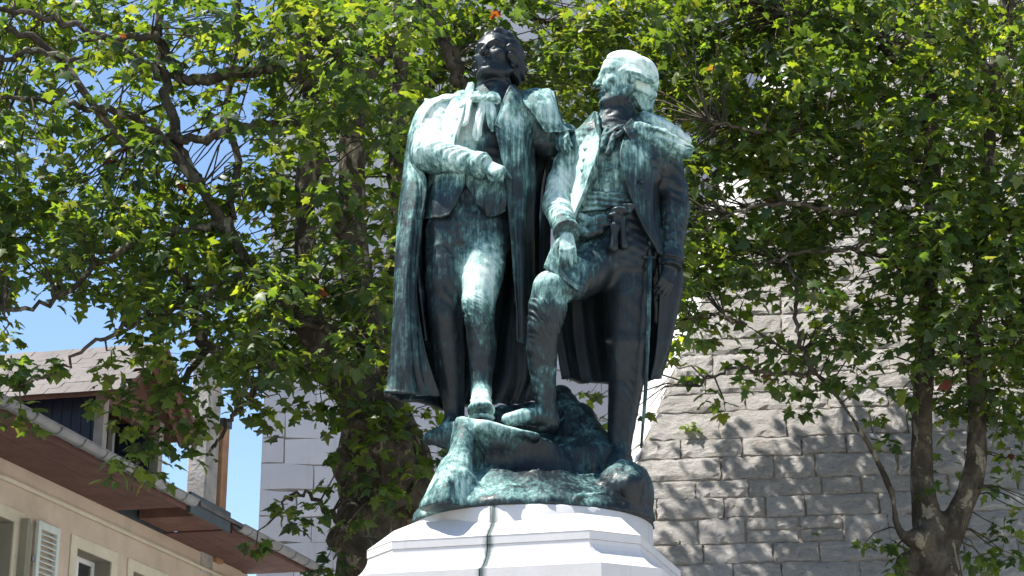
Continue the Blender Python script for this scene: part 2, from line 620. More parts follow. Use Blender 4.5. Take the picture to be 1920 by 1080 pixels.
FA_ = R(24)
FDIR = np.array((-math.sin(FA_), math.cos(FA_), 0)); FLEN = 1.75
_n = Vector((-math.cos(FA_), -math.sin(FA_), math.cos(FA_) * BX + math.sin(FA_) * BY)).normalized()
FNRM = tuple(_n)
_x = Vector((-FDIR[0], -FDIR[1], 0)); _y = -_n; _z = _x.cross(_y)
FROT = Matrix((_x, _y, _z)).transposed(); FSL = 1 / _z.z
a0, a1 = bcorner(0), bcorner(17)
D = 7.0
cw = MB()
def bpt(z, f, inset):
    c = bcorner(z) + FDIR * f
    return (c[0] + inset, c[1] + inset, z)
def brow(z): return [bpt(z, .0, .024), (14, bcorner(z)[1] + .024, z), (14, bcorner(z)[1] + D, z), bpt(z, FLEN, .05)]
cw.hexa(brow(0) + brow(17))
cw.build('core', MORTAR, bastion)
lean = math.atan(BY)
bv = stone_variants('wall_stone', RUBBLE, 16, 11, 6, .017, .004, .30, 11)
qv = stone_variants('quoin_stone', PALE_STONE, 4, 4, 4, .010, .012, .20, 12)
zrow = 4.75; row = 0; cnt = 0
sl = math.sqrt(1 + BY * BY)
while zrow < 12.6 and cnt < 300:
    hgt = rng.uniform(.20, .30) if row % 5 != 3 else rng.uniform(.31, .37)
    zc = zrow + hgt / 2
    c = bcorner(zc)
    x = c[0] + (.0 if row % 2 else .0); first = True
    xmax = 7.4
    while x < xmax:
        w = rng.uniform(.34, .98)
        if first: w = rng.choice([.45, .8, 1.0]); first = False
        h2 = hgt
        cc = (x + w / 2, c[1] - .0, zc)
        if pix((x, c[1], zc))[0] < 1990 and cnt < 300:
            if w < .62 and rng.random() < .22 and hgt > .3:
                # two thin stones on top of each other
                for k in (-1, 1):
                    o = link_mesh('stone', bv[rng.randrange(16)], (cc[0], cc[1] + k * .25 * hgt * BY, zc + k * .25 * hgt), (-lean, rng.uniform(-.02, .02), 0), (w - .03, 1, (hgt / 2 - .02) * sl), bastion); cnt += 1
            else:
                o = link_mesh('stone', bv[rng.randrange(16)], cc, (-lean, rng.uniform(-.03, .03), 0), (w - rng.uniform(.002, .020), 1, (h2 - rng.uniform(.0, .020)) * sl), bastion); cnt += 1
            o.location.y += rng.uniform(-.016, .008)
        x += w
    # stones of the flank facing left
    L1 = .62 + .4 * (row % 2)
    for (q0, q1) in ((0, L1), (L1, FLEN)):
        o = link_mesh('quoin', qv[rng.randrange(4)], tuple(c + FDIR * ((q0 + q1) / 2) - np.array(FNRM) * .002), None, (q1 - q0 - .008, 1, (hgt - .008) * FSL), bastion)
        o.rotation_euler = FROT.to_euler()
    zrow += hgt; row += 1
    ZTOP = zrow
# the wall below, above and far along, outside the stones one can tell apart
up = MB()
def slab_face(z0, z1, x0, x1):
    c0, c1 = bcorner(z0), bcorner(z1)
    X0 = c0[0] if x0 is None else x0; X1 = c1[0] if x0 is None else x0
    up.hexa([(X0, c0[1], z0), (x1, c0[1], z0), (x1, c0[1] + .3, z0), (X0, c0[1] + .3, z0), (X1, c1[1], z1), (x1, c1[1], z1), (x1, c1[1] + .3, z1), (X1, c1[1] + .3, z1)])
for q in ((0, 4.745, None, 14), (ZTOP + .01, 17, None, 14), (4.76, ZTOP, 7.45, 14)):
    up = MB(); slab_face(*q); up.build('masonry', RUBBLE, bastion)
for (z0, z1) in ((0, 4.745), (ZTOP + .005, 17)):
    q = [bcorner(z0), bcorner(z0) + FDIR * FLEN, bcorner(z1) + FDIR * FLEN, bcorner(z1)]
    MB().prism(q, -np.array(FNRM) * .06).build('flank', PALE_STONE, bastion)

bastion.rotation_euler = (0, 0, R(-8))        # the face turns a little to the left

# ---------------------------------------------------------------- house on the left
AZ = R(13.5)
HE = np.array((math.sin(AZ), math.cos(AZ), 0)); HN = np.array((math.cos(AZ), -math.sin(AZ), 0)); HZ = np.array((0, 0, 1.0))
HG = P(500, 1020, 24.0); HG[2] = 0
HO = HG - HN * .9                                    # wall plane at s = 0


def H(s, t, z): return HO + HE * s + HN * t + HZ * z


house = empty('house', tuple(H(-3, -3, 0)))
tag(house, 'beige rendered house with deep brown eaves and a slate dormer', 'house')
REND = simple_mat('beige_render', (0.57, 0.47, 0.37), 0.95, 0.10, 2.2, 0.5, 0.012)
TRIM = simple_mat('cream_surround', (0.62, 0.57, 0.44), 0.9, 0.08, 3.0, 0.15, 0.005)
REVEAL = simple_mat('window_reveal', (0.27, 0.26, 0.20), 0.9, 0.1, 3.0, 0.1, 0.005)
SOFFIT = simple_mat('brown_board', (0.13, 0.064, 0.053), 0.75, 0.22, 3.0, 0.2, 0.004)
ZINC = simple_mat('zinc', (0.24, 0.25, 0.26), 0.5, 0.15, 5.0, 0.08, 0.003, 0.4)
DARKZ = simple_mat('dark_zinc', (0.055, 0.07, 0.08), 0.5, 0.15, 5.0, 0.1, 0.003, 0.2)
NAVY = simple_mat('navy_slate_cladding', (0.018, 0.024, 0.050), 0.55, 0.2, 4.0, 0.15, 0.004)
SLATE = simple_mat('weathered_slate', (0.105, 0.090, 0.085), 0.7, 0.22, 2.5, 0.3, 0.006)
WHITE = simple_mat('white_paint', (0.74, 0.75, 0.74), 0.5, 0.05, 4.0, 0.05, 0.002)
SHUT = simple_mat('pale_green_paint', (0.60, 0.66, 0.62), 0.6, 0.07, 5.0, 0.08, 0.002)
BRICK = simple_mat('reddish_timber', (0.17, 0.085, 0.065), 0.85, 0.25, 3.0, 0.3, 0.006)
CEMENT = simple_mat('cement_render', (0.40, 0.38, 0.35), 0.95, 0.25, 3.0, 1.0, 0.03)
CLAY = simple_mat('brown_clay_duct', (0.36, 0.20, 0.11), 0.8, 0.25, 4.0, 0.2, 0.005)
POST = simple_mat('grey_timber', (0.33, 0.30, 0.27), 0.8, 0.2, 5.0, 0.2, 0.004)


def hbox(mb, s0, s1, t0, t1, z0, z1):
    """box in house coordinates"""
    return mb.hexa([H(s0, t1, z0), H(s0, t0, z0), H(s1, t0, z0), H(s1, t1, z0), H(s0, t1, z1), H(s0, t0, z1), H(s1, t0, z1), H(s1, t1, z1)])


def hpart(name, mat, boxes, parent=house, bevel=0.0):
    m = MB()
    for b in boxes: hbox(m, *b)
    return m.build(name, mat, parent, False, bevel)


S_A, S_B = -14.0, 1.45                # near and far ends of the wall
WT = 6.15
# openings: window (s0, s1, z0, z1)
wins = [(-6.05, -4.92, 3.9, 5.56), (-3.46, -2.58, 4.3, 5.56), (-1.98, -1.15, 4.3, 5.56)]
boxes = [(S_A, S_B, -.30, 0, 0, 3.9), (S_A, S_B, -.30, 0, 5.561, WT)]
edges = [S_A] + [v for w in wins for v in (w[0], w[1])] + [S_B]
for i in range(0, len(edges), 2): boxes.append((edges[i], edges[i + 1], -.30, 0, 3.901, 5.56))
for w in wins[1:]: boxes.append((w[0], w[1], -.30, 0, 3.901, 4.299))
hpart('wall', REND, boxes)
hpart('wall', REND, [(S_B - .001, S_B + .25, -6, -.001, 0, WT - .01), (S_A, S_B, -6.2, -6.0, 0, WT)])
for q in ((S_A, -2.60), (-1.165, 1.70)): hpart('wall_plate', SOFFIT, [(q[0], q[1], -.28, -.003, 6.1505, 6.245)])
# surrounds, windows and panes
GLASS = NT('window_glass')
GLASS = GLASS.pbr((0.03, 0.035, 0.04), 0.08, 0, 0.7)
LACE = simple_mat('lace_curtain', (0.5, 0.5, 0.48), 0.95, 0.5, 12.0, 0.3, 0.01)
for k, (s0, s1, z0, z1) in enumerate(wins):
    b = .16 if k else .20
    hpart('window_surround', TRIM, [(s0 - b, s1 + b, .001, .016, z1, z1 + .125), (s0 - b, s0, .001, .016, z0 - .1, z1 - .001), (s1, s1 + b, .001, .016, z0 - .1, z1 - .001)])
    wn = hpart('window', WHITE, [(s0, s1, -.24, -.19, z1 - .06, z1 - .002), (s0 + .001, s0 + .06, -.24, -.19, z0, z1 - .061), (s1 - .06, s1 - .001, -.24, -.19, z0, z1 - .061),
                                 ((s0 + s1) / 2 - .03, (s0 + s1) / 2 + .03, -.242, -.188, z0, z1 - .061)], bevel=.006)
    hpart('glazing_bar', WHITE, [(s0 + .061, (s0 + s1) / 2 - .031, -.235, -.195, z1 - .50, z1 - .465), ((s0 + s1) / 2 + .031, s1 - .061, -.235, -.195, z1 - .50, z1 - .465)], wn)
    for q in (0, 1):
        a = (s0 + .06, (s0 + s1) / 2 - .03) if q == 0 else ((s0 + s1) / 2 + .03, s1 - .06)
        hpart('pane', GLASS, [(a[0], a[1], -.222, -.214, z0, z1 - .06)], wn)
    hpart('reveal', REVEAL, [(s0 + .0005, s0 + .004, -.30, -.002, z0, z1), (s1 - .004, s1 - .0005, -.30, -.002, z0, z1), (s0 + .005, s1 - .005, -.30, -.002, z1 - .004, z1 - .0005)], wn)
    if k == 0: hpart('curtain', LACE, [(s0 + .07, s1 - .07, -.275, -.265, z1 - .42, z1 - .07)], wn)
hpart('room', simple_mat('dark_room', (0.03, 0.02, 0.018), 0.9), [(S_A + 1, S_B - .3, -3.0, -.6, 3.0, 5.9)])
# louvred shutter folded back on the wall
sh_ = hpart('shutter', SHUT, [(-4.50, -4.43, .035, .075, 3.9, 5.66), (-4.07, -4.00, .035, .075, 3.9, 5.66), (-4.429, -4.071, .036, .074, 5.58, 5.659), (-4.429, -4.071, .036, .074, 4.55, 4.63)], bevel=.004)
zz_ = 5.55
k = 0
while zz_ > 3.95:
    if not (4.50 < zz_ < 4.66):
        m = MB(); m.hexa([H(-4.43, .072, zz_ - .028), H(-4.43, .040, zz_), H(-4.07, .040, zz_), H(-4.07, .072, zz_ - .028), H(-4.43, .076, zz_ - .020), H(-4.43, .044, zz_ + .008), H(-4.07, .044, zz_ + .008), H(-4.07, .076, zz_ - .020)])
        m.build('slat', SHUT, sh_)
    zz_ -= .058
hpart('hinge', ZINC, [(-4.56, -4.50, .03, .06, 5.22, 5.27)], sh_)
hpart('shutter_edge', REVEAL, [(-4.80, -4.74, .02, .10, 3.9, 5.62), (-4.66, -4.60, .02, .06, 3.9, 5.60)])
# cable moulding running below the eaves
m = MB(); m.tube([H(S_A, .03, 5.95), H(S_B, .03, 5.95)], .022, 8); m.build('moulding', TRIM, house, True)
# eaves: boards, gutters, fascias
E1 = (S_A, -2.59); E2 = (-1.17, 1.72)
for (sa, sb) in (E1, E2):
    n = 8
    for i in range(n):
        t0 = .006 + i * .108
        hpart('soffit_board', SOFFIT, [(sa, sb, t0, t0 + .104, 6.152 + rng.uniform(0, .003), 6.172)])
    hpart('fascia', SOFFIT, [(sa, sb, .872, .895, 6.12, 6.235)])
    m = MB()
    pr = [(.90 + .075 + .075 * math.cos(w), 6.225 + .075 * math.sin(w)) for w in [math.pi + math.pi * i / 10 for i in range(11)]]
    vs = [H(sa, t, z) for t, z in pr] + [H(sb, t, z) for t, z in pr]
    m.add(vs, [(i, i + 1, 11 + i + 1, 11 + i) for i in range(10)])
    pr2 = [(.975 + .068 * math.cos(w), 6.225 + .068 * math.sin(w)) for w in [math.pi + math.pi * i / 10 for i in range(11)]]
    vs = [H(sa, t, z) for t, z in pr2] + [H(sb, t, z) for t, z in pr2]
    m.add(vs, [(i, i + 1, 11 + i + 1, 11 + i) for i in range(10)])
    m.tube([H(sa, 1.05, 6.226), H(sb, 1.05, 6.226)], .010, 6)
    gt = m.build('gutter', ZINC, house, True)
    s = sa + .3 if sa > -10 else -9.7
    while s < sb:
        m = MB(); m.tube([H(s, .975 + .081 * math.cos(w), 6.225 + .081 * math.sin(w)) for w in [math.pi + math.pi * i / 8 for i in range(9)]], .008, 5)
        m.build('bracket', ZINC, gt, True)
        s += .52
m = MB(); m.tube([H(1.62, .975, 6.15), H(1.62, .86, 5.98), H(1.62, .30, 5.78), H(1.60, .10, 5.6), H(1.60, .08, 0)], .045, 8); m.build('downpipe', DARKZ, house, True)
hpart('dark_fascia', DARKZ, [(-2.55, -1.32, .896, .93, 6.10, 6.34)])
hpart('soffit_box', BRICK, [(-2.0, -1.175, .05, .87, 6.175, 6.30)])
hpart('sill_flashing', DARKZ, [(-2.585, -1.175, -.02, .02, 6.152, 6.33)])
hpart('loggia_post', POST, [(-1.50, -1.38, -.14, -.04, 6.335, 7.2)])
hpart('loggia_post', BRICK, [(-1.80, -1.60, -.16, -.06, 6.335, 7.2)])
lw = hpart('loggia_window', WHITE, [(-2.20, -2.14, -.12, -.06, 6.335, 7.2), (-2.62, -2.56, -.12, -.06, 6.335, 7.2)])
hpart('pane', GLASS, [(-2.56, -2.20, -.095, -.087, 6.335, 7.2)], lw)
# main roof
rz = lambda t: 6.24 + .36 * (.9 - t)
m = MB()
for (sa, sb, ta, tb) in [(S_A, -4.1, -7, .95), (-4.1, -2.3, -7, -.35), (-2.3, 1.72, -7, .95)]:
    tm = -2.6
    for (u, v) in ((tm, tb), (ta, tm)):
        zu = rz(u) if u >= tm else rz(tm) - .36 * (tm - u)
        zv = rz(v)
        m.hexa([H(sa, v, zv), H(sa, u, zu), H(sb, u, zu), H(sb, v, zv), H(sa, v, zv + .05), H(sa, u, zu + .05), H(sb, u, zu + .05), H(sb, v, zv + .05)])
m.build('roof', SLATE, house)
# dormer standing across the eaves: clad cheek, posts, gable roof with slates
SC, SF, TF = -3.98, -2.42, .42
SR = (SC + SF) / 2
EZ, RZ = 7.20, 7.86
dm = hpart('dormer', NAVY, [(SC, SC + .10, -2.6, TF - .06, 6.2, EZ)])
tq = -2.5
while tq < TF - .1:
    hpart('cladding_strip', NAVY, [(SC - .012, SC - .001, tq, tq + .11, 6.25, EZ - .02)], dm); tq += .118
hpart('cheek', NAVY, [(SF - .10, SF, -2.6, TF - .06, 6.2, EZ)], dm)
hpart('corner_post', POST, [(SC - .02, SC + .09, TF - .05, TF + .06, 6.2, EZ)], dm)
hpart('corner_post', POST, [(SF - .09, SF + .02, TF - .05, TF + .06, 6.2, EZ)], dm)
hpart('lintel', BRICK, [(SC + .091, SF - .091, TF - .05, TF + .05, EZ - .16, EZ)], dm)
hpart('parapet', BRICK, [(SC + .091, SF - .091, TF - .05, TF + .03, 6.2, 6.52)], dm)
m = MB(); m.prism([H(SC, TF - .02, EZ + .005), H(SF, TF - .02, EZ + .005), H(SR, TF - .02, RZ - .03)], HN * -.08); m.build('gable', BRICK, dm)
hpart('back_wall', BRICK, [(SC + .11, SF - .11, -.9, -.8, 6.2, EZ)], dm)
OV = .30
for sgn, se in ((-1, SC - OV), (1, SF + OV)):
    ze = EZ - .02 - OV * (RZ - EZ) / (SR - SC) * .55
    m = MB(); q0 = [H(se, TF + .40, ze), H(SR, TF + .40, RZ), H(SR, -3.2, RZ), H(se, -3.2, ze)]
    m.prism(q0, (0, 0, .06)); rf = m.build('dormer_roof', BRICK, dm)
    for r_ in range(7):                                    # rafters under the overhang
        tt = TF + .34 - r_ * .16
        if tt < TF + .05: break
        m = MB(); m.tube([H(se + sgn * -.02, tt, ze - .05), H(SR, tt, RZ - .05)], .04, 4); m.build('rafter', BRICK, rf)
    if sgn < 0:
        # slates on the side the camera sees
        L = np.linalg.norm(H(SR, 0, RZ) - H(se, 0, ze)); nrow = 9
        up_ = (H(SR, 0, RZ) - H(se, 0, ze)) / L
        nn = np.cross(HN, up_); nn = nn if nn[2] > 0 else -nn
        sw_ = .24; shp = MB()
        shp.frame_box((0, 0, 0), HN, up_, nn, (0, -.01, 0), (sw_ - .006, L / nrow * 1.25, .008))
        base = shp.build('slate', SLATE, dm)
        first = True
        for r_ in range(nrow):
            t_ = -3.2 + (r_ % 2) * sw_ / 2
            while t_ < TF + .38 - sw_ / 2:
                p = H(se, t_, ze) + up_ * (L / nrow * r_ - .02) + nn * (.064 + .006 * rng.random())
                if first: o = base; first = False
                else:
                    o = base.copy(); COL.objects.link(o)
                o.location = tuple(p); o.rotation_euler = (rng.uniform(-.01, .01), rng.uniform(-.012, .012), 0)
                o.parent = None; adopt(o, dm)
                t_ += sw_
# chimney and clay duct
ch = hpart('chimney', CEMENT, [(.02, .42, -.25, .02, 5.9, 8.7)], bevel=.02)
hpart('chimney_cap', CEMENT, [(-.04, .50, -.31, .08, 8.7, 8.82)], ch)
hpart('flue_duct', CLAY, [(.45, .66, -.16, .06, 6.1, 7.92)], ch, .008)
hpart('duct_collar', DARKZ, [(.43, .68, -.18, .08, 7.92, 8.02)], ch)
hpart('flashing', DARKZ, [(-.06, .72, -.3, .10, 6.2, 6.50)], ch)

# ---------------------------------------------------------------- white pedestal
S0_ = 13.0
PC = P(990, 960, S0_)[:2]


def ped_mat():
    t = NT('white_stone'); c = t.world()
    n1 = t.noise(c, 3.0, 6, .6); n2 = t.noise(c, 50.0, 4, .6); st = t.noise(t.world((16, 16, .9)), 1.0, 4, .6, .4)
    a = t.mix(t.ramp(n1, [(.3, 0.), (.75, 1.)]), (0.47, 0.46, 0.455), (0.55, 0.54, 0.535))
    a = t.mix(t.ramp(st, [(.60, 0.), (.78, .40)]), a, (0.33, 0.35, 0.36))
    # copper-green run-off that has soaked into the front joint
    g = t.n('NewGeometry').outputs['Position']
    sep = t.n('SeparateXYZ', {'Vector': g})
    uu = t.math('ADD', t.math('MULTIPLY', t.math('SUBTRACT', sep.outputs['X'], float(PC[0])), math.cos(R(16))), t.math('MULTIPLY', t.math('SUBTRACT', sep.outputs['Y'], float(PC[1])), -math.sin(R(16))))
    uu = t.math('ABSOLUTE', t.math('ADD', t.math('ADD', uu, .006), t.math('MULTIPLY', t.math('SUBTRACT', t.noise(t.world((40, 40, 9)), 1.0, 3, .6), .5), .030)))
    fr = t.math('LESS_THAN', sep.outputs['Y'], float(PC[1]) - .3)
    mk = t.math('MULTIPLY', t.ramp(uu, [(.010, .95), (.022, .45), (.045, 0.)]), fr)
    a = t.mix(mk, a, (0.05, 0.075, 0.075))
    return t.pbr(a, .8, 0, .25, t.bump(n2, .25, .004))


def joint_mat():
    t = NT('green_stained_joint'); c = t.world()
    n = t.noise(t.world((30, 30, 6)), 1.0, 4, .6)
    return t.pbr(t.mix(n, (0.06, 0.085, 0.085), (0.26, 0.33, 0.33)), .9)


PEDM = ped_mat(); JOINT = joint_mat()
ped = empty('pedestal', (PC[0], PC[1], 0))
tag(ped, 'white stone pedestal with round drum and stepped mouldings under the statue', 'pedestal')
YAW = R(16)
nF = np.array((-math.sin(YAW), -math.cos(YAW))); nR = np.array((math.cos(YAW), -math.sin(YAW)))
RIM = P(960, 944, S0_ - 0.82)[2]
ZB = P(1088, 991, S0_ - 1.12)[2]                # top of the first band
ZB2 = P(1094, 1059, S0_ - 1.16)[2]
CH = .27


def octo(a):
    """corners of the chamfered square of half width a, counter-clockwise seen from above"""
    c = CH * a / .93
    pts = []
    for (u, v) in [(-1, -1), (1, -1), (1, 1), (-1, 1)]:
        k = [(u * a, v * (a - c)), (u * (a - c), v * a)]
        if u * v < 0: k = k[::-1]
        pts += k
    # local: x along nR, y along -nF (away)
    return [np.array(PC) + nR * x - nF * y for x, y in pts]


def octo_course(name, prof, gap_at=None):
    """a moulded course; prof = [(half width, z)] from bottom to top. Split into stones at joints on the faces."""
    m = 8
    rings = []
    for a, z in prof:
        o = octo(a)
        rings.append([np.array((p[0], p[1], z)) for p in o])
    # stones: cut every long face in two (front face a little left of its middle)
    cuts = []
    for i in range(8):
        cuts.append((i, 0.0))
    long_faces = [i for i in range(8) if np.linalg.norm(rings[0][i] - rings[0][(i + 1) % 8]) > .7]
    def at(ring, i, f): return ring[i] * (1 - f) + ring[(i + 1) % 8] * f
    stones = []
    for q, i in enumerate(long_faces):
        j = long_faces[(q + 1) % len(long_faces)]
        stones.append((i, j))
    for (i, j) in stones:
        fi = fj = .49
        mb = MB(); rows = []
        for r in rings:
            pts = [at(r, i, fi + .002)]
            k = (i + 1) % 8
            while True:
                pts.append(r[k])
                if k == j: break
                k = (k + 1) % 8
            pts.append(at(r, j, fj - .002))
            rows.append(pts)
        n = len(rows[0]); vs = [p for r in rows for p in r]; fs = []
        for a in range(len(rows) - 1):
            for b in range(n - 1): fs.append((a * n + b, a * n + b + 1, (a + 1) * n + b + 1, (a + 1) * n + b))
        ctr = [np.array((PC[0], PC[1], r[0][2])) for r in rows]
        base = len(vs); vs += ctr
        fs.append(tuple([base + len(rows) - 1] + [(len(rows) - 1) * n + b for b in range(n)]))
        fs.append(tuple([base] + [b for b in range(n - 1, -1, -1)]))
        for a in range(len(rows) - 1):
            fs.append((a * n, (a + 1) * n, base + a + 1, base + a)); fs.append((a * n + n - 1, base + a, base + a + 1, (a + 1) * n + n - 1))
        mb.add(vs, fs); mb.build(name, PEDM, ped, False)


# weathered top above the first band
octo_course('weathering_stone', [(.93, ZB - .001), (.932, ZB), (.78, ZB + .145)])
octo_course('band_stone', [(.925, ZB - .055), (.930, ZB - .053), (.930, ZB - .003)])
hh = (ZB - .057) - ZB2
prof = []
for i in range(9):
    f = i / 8                                 # concave sweep from the lower band to the upper
    prof.append((1.075 - .150 * math.sin(f * math.pi / 2) ** .9 if i else 1.08, ZB2 + hh * (f ** 1.25)))
octo_course('sweep_stone', prof)
octo_course('band_stone', [(1.075, ZB2 - .10), (1.085, ZB2 - .095), (1.085, ZB2 - .002)])
octo_course('cornice_stone', [(.93, ZB2 - .30), (.96, ZB2 - .28), (1.03, ZB2 - .18), (1.06, ZB2 - .102)])
octo_course('die_stone', [(.92, .62), (.92, ZB2 - .302)])
octo_course('plinth_stone', [(1.2, 0.02), (1.2, .45), (.98, .61)])
# drum in four curved stones
for q in range(4):
    a0_ = R(-109.4) + q * math.pi / 2; mb = MB(); n = 20; vs = []; fs = []
    for zz_, rr in ((ZB + .0, .832), (RIM - .012, .832), (RIM, .82)):
        for i in range(n + 1):
            w = a0_ + .002 + (math.pi / 2 - .004) * i / n
            vs.append((PC[0] + .026 + rr * math.cos(w), PC[1] + rr * math.sin(w), zz_))
    for a in range(2):
        for i in range(n): fs.append((a * (n + 1) + i, a * (n + 1) + i + 1, (a + 1) * (n + 1) + i + 1, (a + 1) * (n + 1) + i))
    b = len(vs); vs += [(PC[0], PC[1], ZB), (PC[0], PC[1], RIM)]
    fs.append(tuple([b + 1] + [2 * (n + 1) + i for i in range(n + 1)]))
    mb.add(vs, fs); o = mb.build('drum_stone', PEDM, ped, False)
    for p in o.data.polygons: p.use_smooth = len(p.vertices) == 4
MB().tube([(PC[0] + .026, PC[1], ZB), (PC[0] + .026, PC[1], RIM - .003)], .826, 40).build('drum_core', JOINT, ped, True)
# =================================================================== STATUE
S0 = 13.0                # ground distance of the statue's axis
M = 0.00384              # metres per photograph pixel there


def W(px, py, d=0.0):
    return P(px, py, S0 - d)


def bronze(name='bronze'):
    t = NT(name)
    pos = t.world()
    at = t.n('Attribute', attribute_name='patina_and_light').outputs['Fac']
    streak = t.noise(t.world((34, 34, 2.0)), 1.0, 4, 0.68, 0.5)       # rain runs
    fine = t.noise(t.world((1, 1, 0.55)), 34.0, 3, 0.7)
    blot = t.noise(pos, 6.0, 4, 0.62, 0.5)
    nz = t.n('SeparateXYZ', {'Vector': t.n('NewGeometry').outputs['True Normal']}).outputs['Z']
    up = t.math('MULTIPLY', t.math('ADD', nz, 0.1), 0.20)             # where rain settles
    v = t.math('ADD', at, up)
    v = t.math('ADD', v, t.math('MULTIPLY', t.math('SUBTRACT', streak, 0.5), 0.85))
    v = t.math('ADD', v, t.math('MULTIPLY', t.math('SUBTRACT', blot, 0.5), 0.95))
    v = t.math('ADD', v, t.math('MULTIPLY', t.math('SUBTRACT', fine, 0.5), 0.55), clamp=True)
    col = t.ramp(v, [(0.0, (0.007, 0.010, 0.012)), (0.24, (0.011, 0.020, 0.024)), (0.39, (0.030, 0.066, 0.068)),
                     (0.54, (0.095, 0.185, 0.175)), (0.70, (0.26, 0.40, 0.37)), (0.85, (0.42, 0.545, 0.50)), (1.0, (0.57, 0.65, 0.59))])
    rough = t.ramp(v, [(0.2, 0.40), (0.6, 0.80)])
    spec = t.ramp(v, [(0.2, 0.30), (0.6, 0.15)])
    h = t.math('ADD', t.math('MULTIPLY', v, 0.7), t.math('MULTIPLY', t.noise(pos, 60.0, 2, 0.6), 0.5))
    return t.pbr(col, rough, 0.0, spec, t.bump(h, 0.45, 0.008))


BRONZE = bronze()
# real patina plus painted sun patches and shade on the casting: centre, radius, amount
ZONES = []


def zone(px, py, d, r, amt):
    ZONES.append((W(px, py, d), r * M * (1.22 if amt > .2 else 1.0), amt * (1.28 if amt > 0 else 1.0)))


def patina_and_light(v, base=0.22):
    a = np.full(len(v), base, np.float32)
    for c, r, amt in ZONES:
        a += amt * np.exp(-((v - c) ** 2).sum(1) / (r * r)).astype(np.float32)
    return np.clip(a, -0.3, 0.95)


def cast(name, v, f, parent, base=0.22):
    return mesh_np(name, v, f, BRONZE, parent, True, {'patina_and_light': patina_and_light(np.asarray(v), base)})


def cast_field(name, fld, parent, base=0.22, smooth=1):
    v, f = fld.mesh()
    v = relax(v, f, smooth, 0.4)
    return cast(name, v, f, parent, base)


def sheet(name, rows, parent, nu=40, nv=60, thick=0.016, fold=None, base=0.22, rim=0.0):
    """cloth cast in bronze: a net of (px, py, d) points, smoothed, given folds and a thickness"""
    g = np.array([[W(*p) for p in r] for r in rows])          # rows x cols x 3
    g = np.stack([crom(g[:, c], nv) for c in range(g.shape[1])], 1)
    g = np.stack([crom(g[r], nu) for r in range(nv)], 0)      # nv x nu x 3
    def normals(g):
        du = np.gradient(g, axis=1); dv = np.gradient(g, axis=0)
        n = np.cross(du, dv)
        return n / (np.linalg.norm(n, axis=2, keepdims=True) + 1e-9)
    n = normals(g)
    U, V = np.meshgrid(np.linspace(0, 1, nu), np.linspace(0, 1, nv))
    if fold is not None:
        g = g + n * fold(U, V)[:, :, None]
        n = normals(g)
    th = np.full(U.shape, thick / 2)
    if rim:      # hem a little thicker at the free edges
        e = np.minimum(np.minimum(U, 1 - U) * nu, (1 - V) * nv)
        th = th + rim * np.exp(-(e / 1.2) ** 2)
    a = (g + n * th[:, :, None]).reshape(-1, 3); b = (g - n * th[:, :, None]).reshape(-1, 3)
    N = nu * nv
    q = (np.arange(nv - 1)[:, None] * nu + np.arange(nu - 1)[None, :]).ravel()
    fa = np.stack([q, q + 1, q + nu + 1, q + nu], 1)
    fb = np.stack([q, q + nu, q + nu + 1, q + 1], 1) + N
    ring = list(range(nu)) + [r * nu + nu - 1 for r in range(1, nv)] + [(nv - 1) * nu + c for c in range(nu - 2, -1, -1)] + [r * nu for r in range(nv - 2, 0, -1)]
    ring = np.array(ring); nx = np.roll(ring, -1)
    fr = np.stack([ring, ring + N, nx + N, nx], 1)
    o = cast(name, np.vstack([a, b]), np.vstack([fa, fb, fr]), parent, base)
    return o


def folds(*waves):
    """sum of (amplitude m, count, phase, slant, grow) ripples across u"""
    def fn(U, V):
        s = 0
        for amp, cnt, ph, slant, grow in waves:
            w = np.sin(2 * math.pi * (cnt * U + slant * V) + ph)
            w = np.sign(w) * np.abs(w) ** 0.8
            s = s + amp * w * (1 - grow + grow * V)
        return s
    return fn


def wrinkle(a, b, amp, wl, seed=0, slant=0.7):
    """cross wrinkles of cloth along the axis a-b"""
    a = np.asarray(a, float); b = np.asarray(b, float)
    d = (b - a) / np.linalg.norm(b - a)
    s = np.cross(d, (0.3, -0.8, 0.5)); s /= np.linalg.norm(s)
    d2 = d + slant * s
    def fn(X, Y, Z):
        w = wave_noise(X, Y, Z, wl * 4, seed, 5)
        ax = X * np.float32(d2[0]) + Y * np.float32(d2[1]) + Z * np.float32(d2[2])
        m = np.clip(0.35 + 1.1 * wave_noise(X, Y, Z, wl * 3.2, seed + 9, 5), 0, 1.2)
        s1 = np.sin(ax * np.float32(2 * math.pi / wl) + 4.2 * w)
        s2 = np.sin(ax * np.float32(2 * math.pi / wl * 0.57) - 3.1 * w + 1.3)
        return np.float32(amp) * (s1 * m + 0.6 * s2 * (1.2 - m))
    return fn


def head_frame(yaw, pitch, roll=0.0):
    """axes (across, forward, up); yaw turns the face to the viewer's left, pitch lifts the chin"""
    y, p = R(yaw), R(pitch)
    f = np.array((-math.sin(y) * math.cos(p), -math.cos(y) * math.cos(p), math.sin(p)))
    u = np.array((math.cos(y), -math.sin(y), 0.0))
    w = np.cross(f, u)
    if w[2] < 0: w = -w
    c, s = math.cos(R(roll)), math.sin(R(roll))
    return np.array((u * c + w * s, f, w * c - u * s))


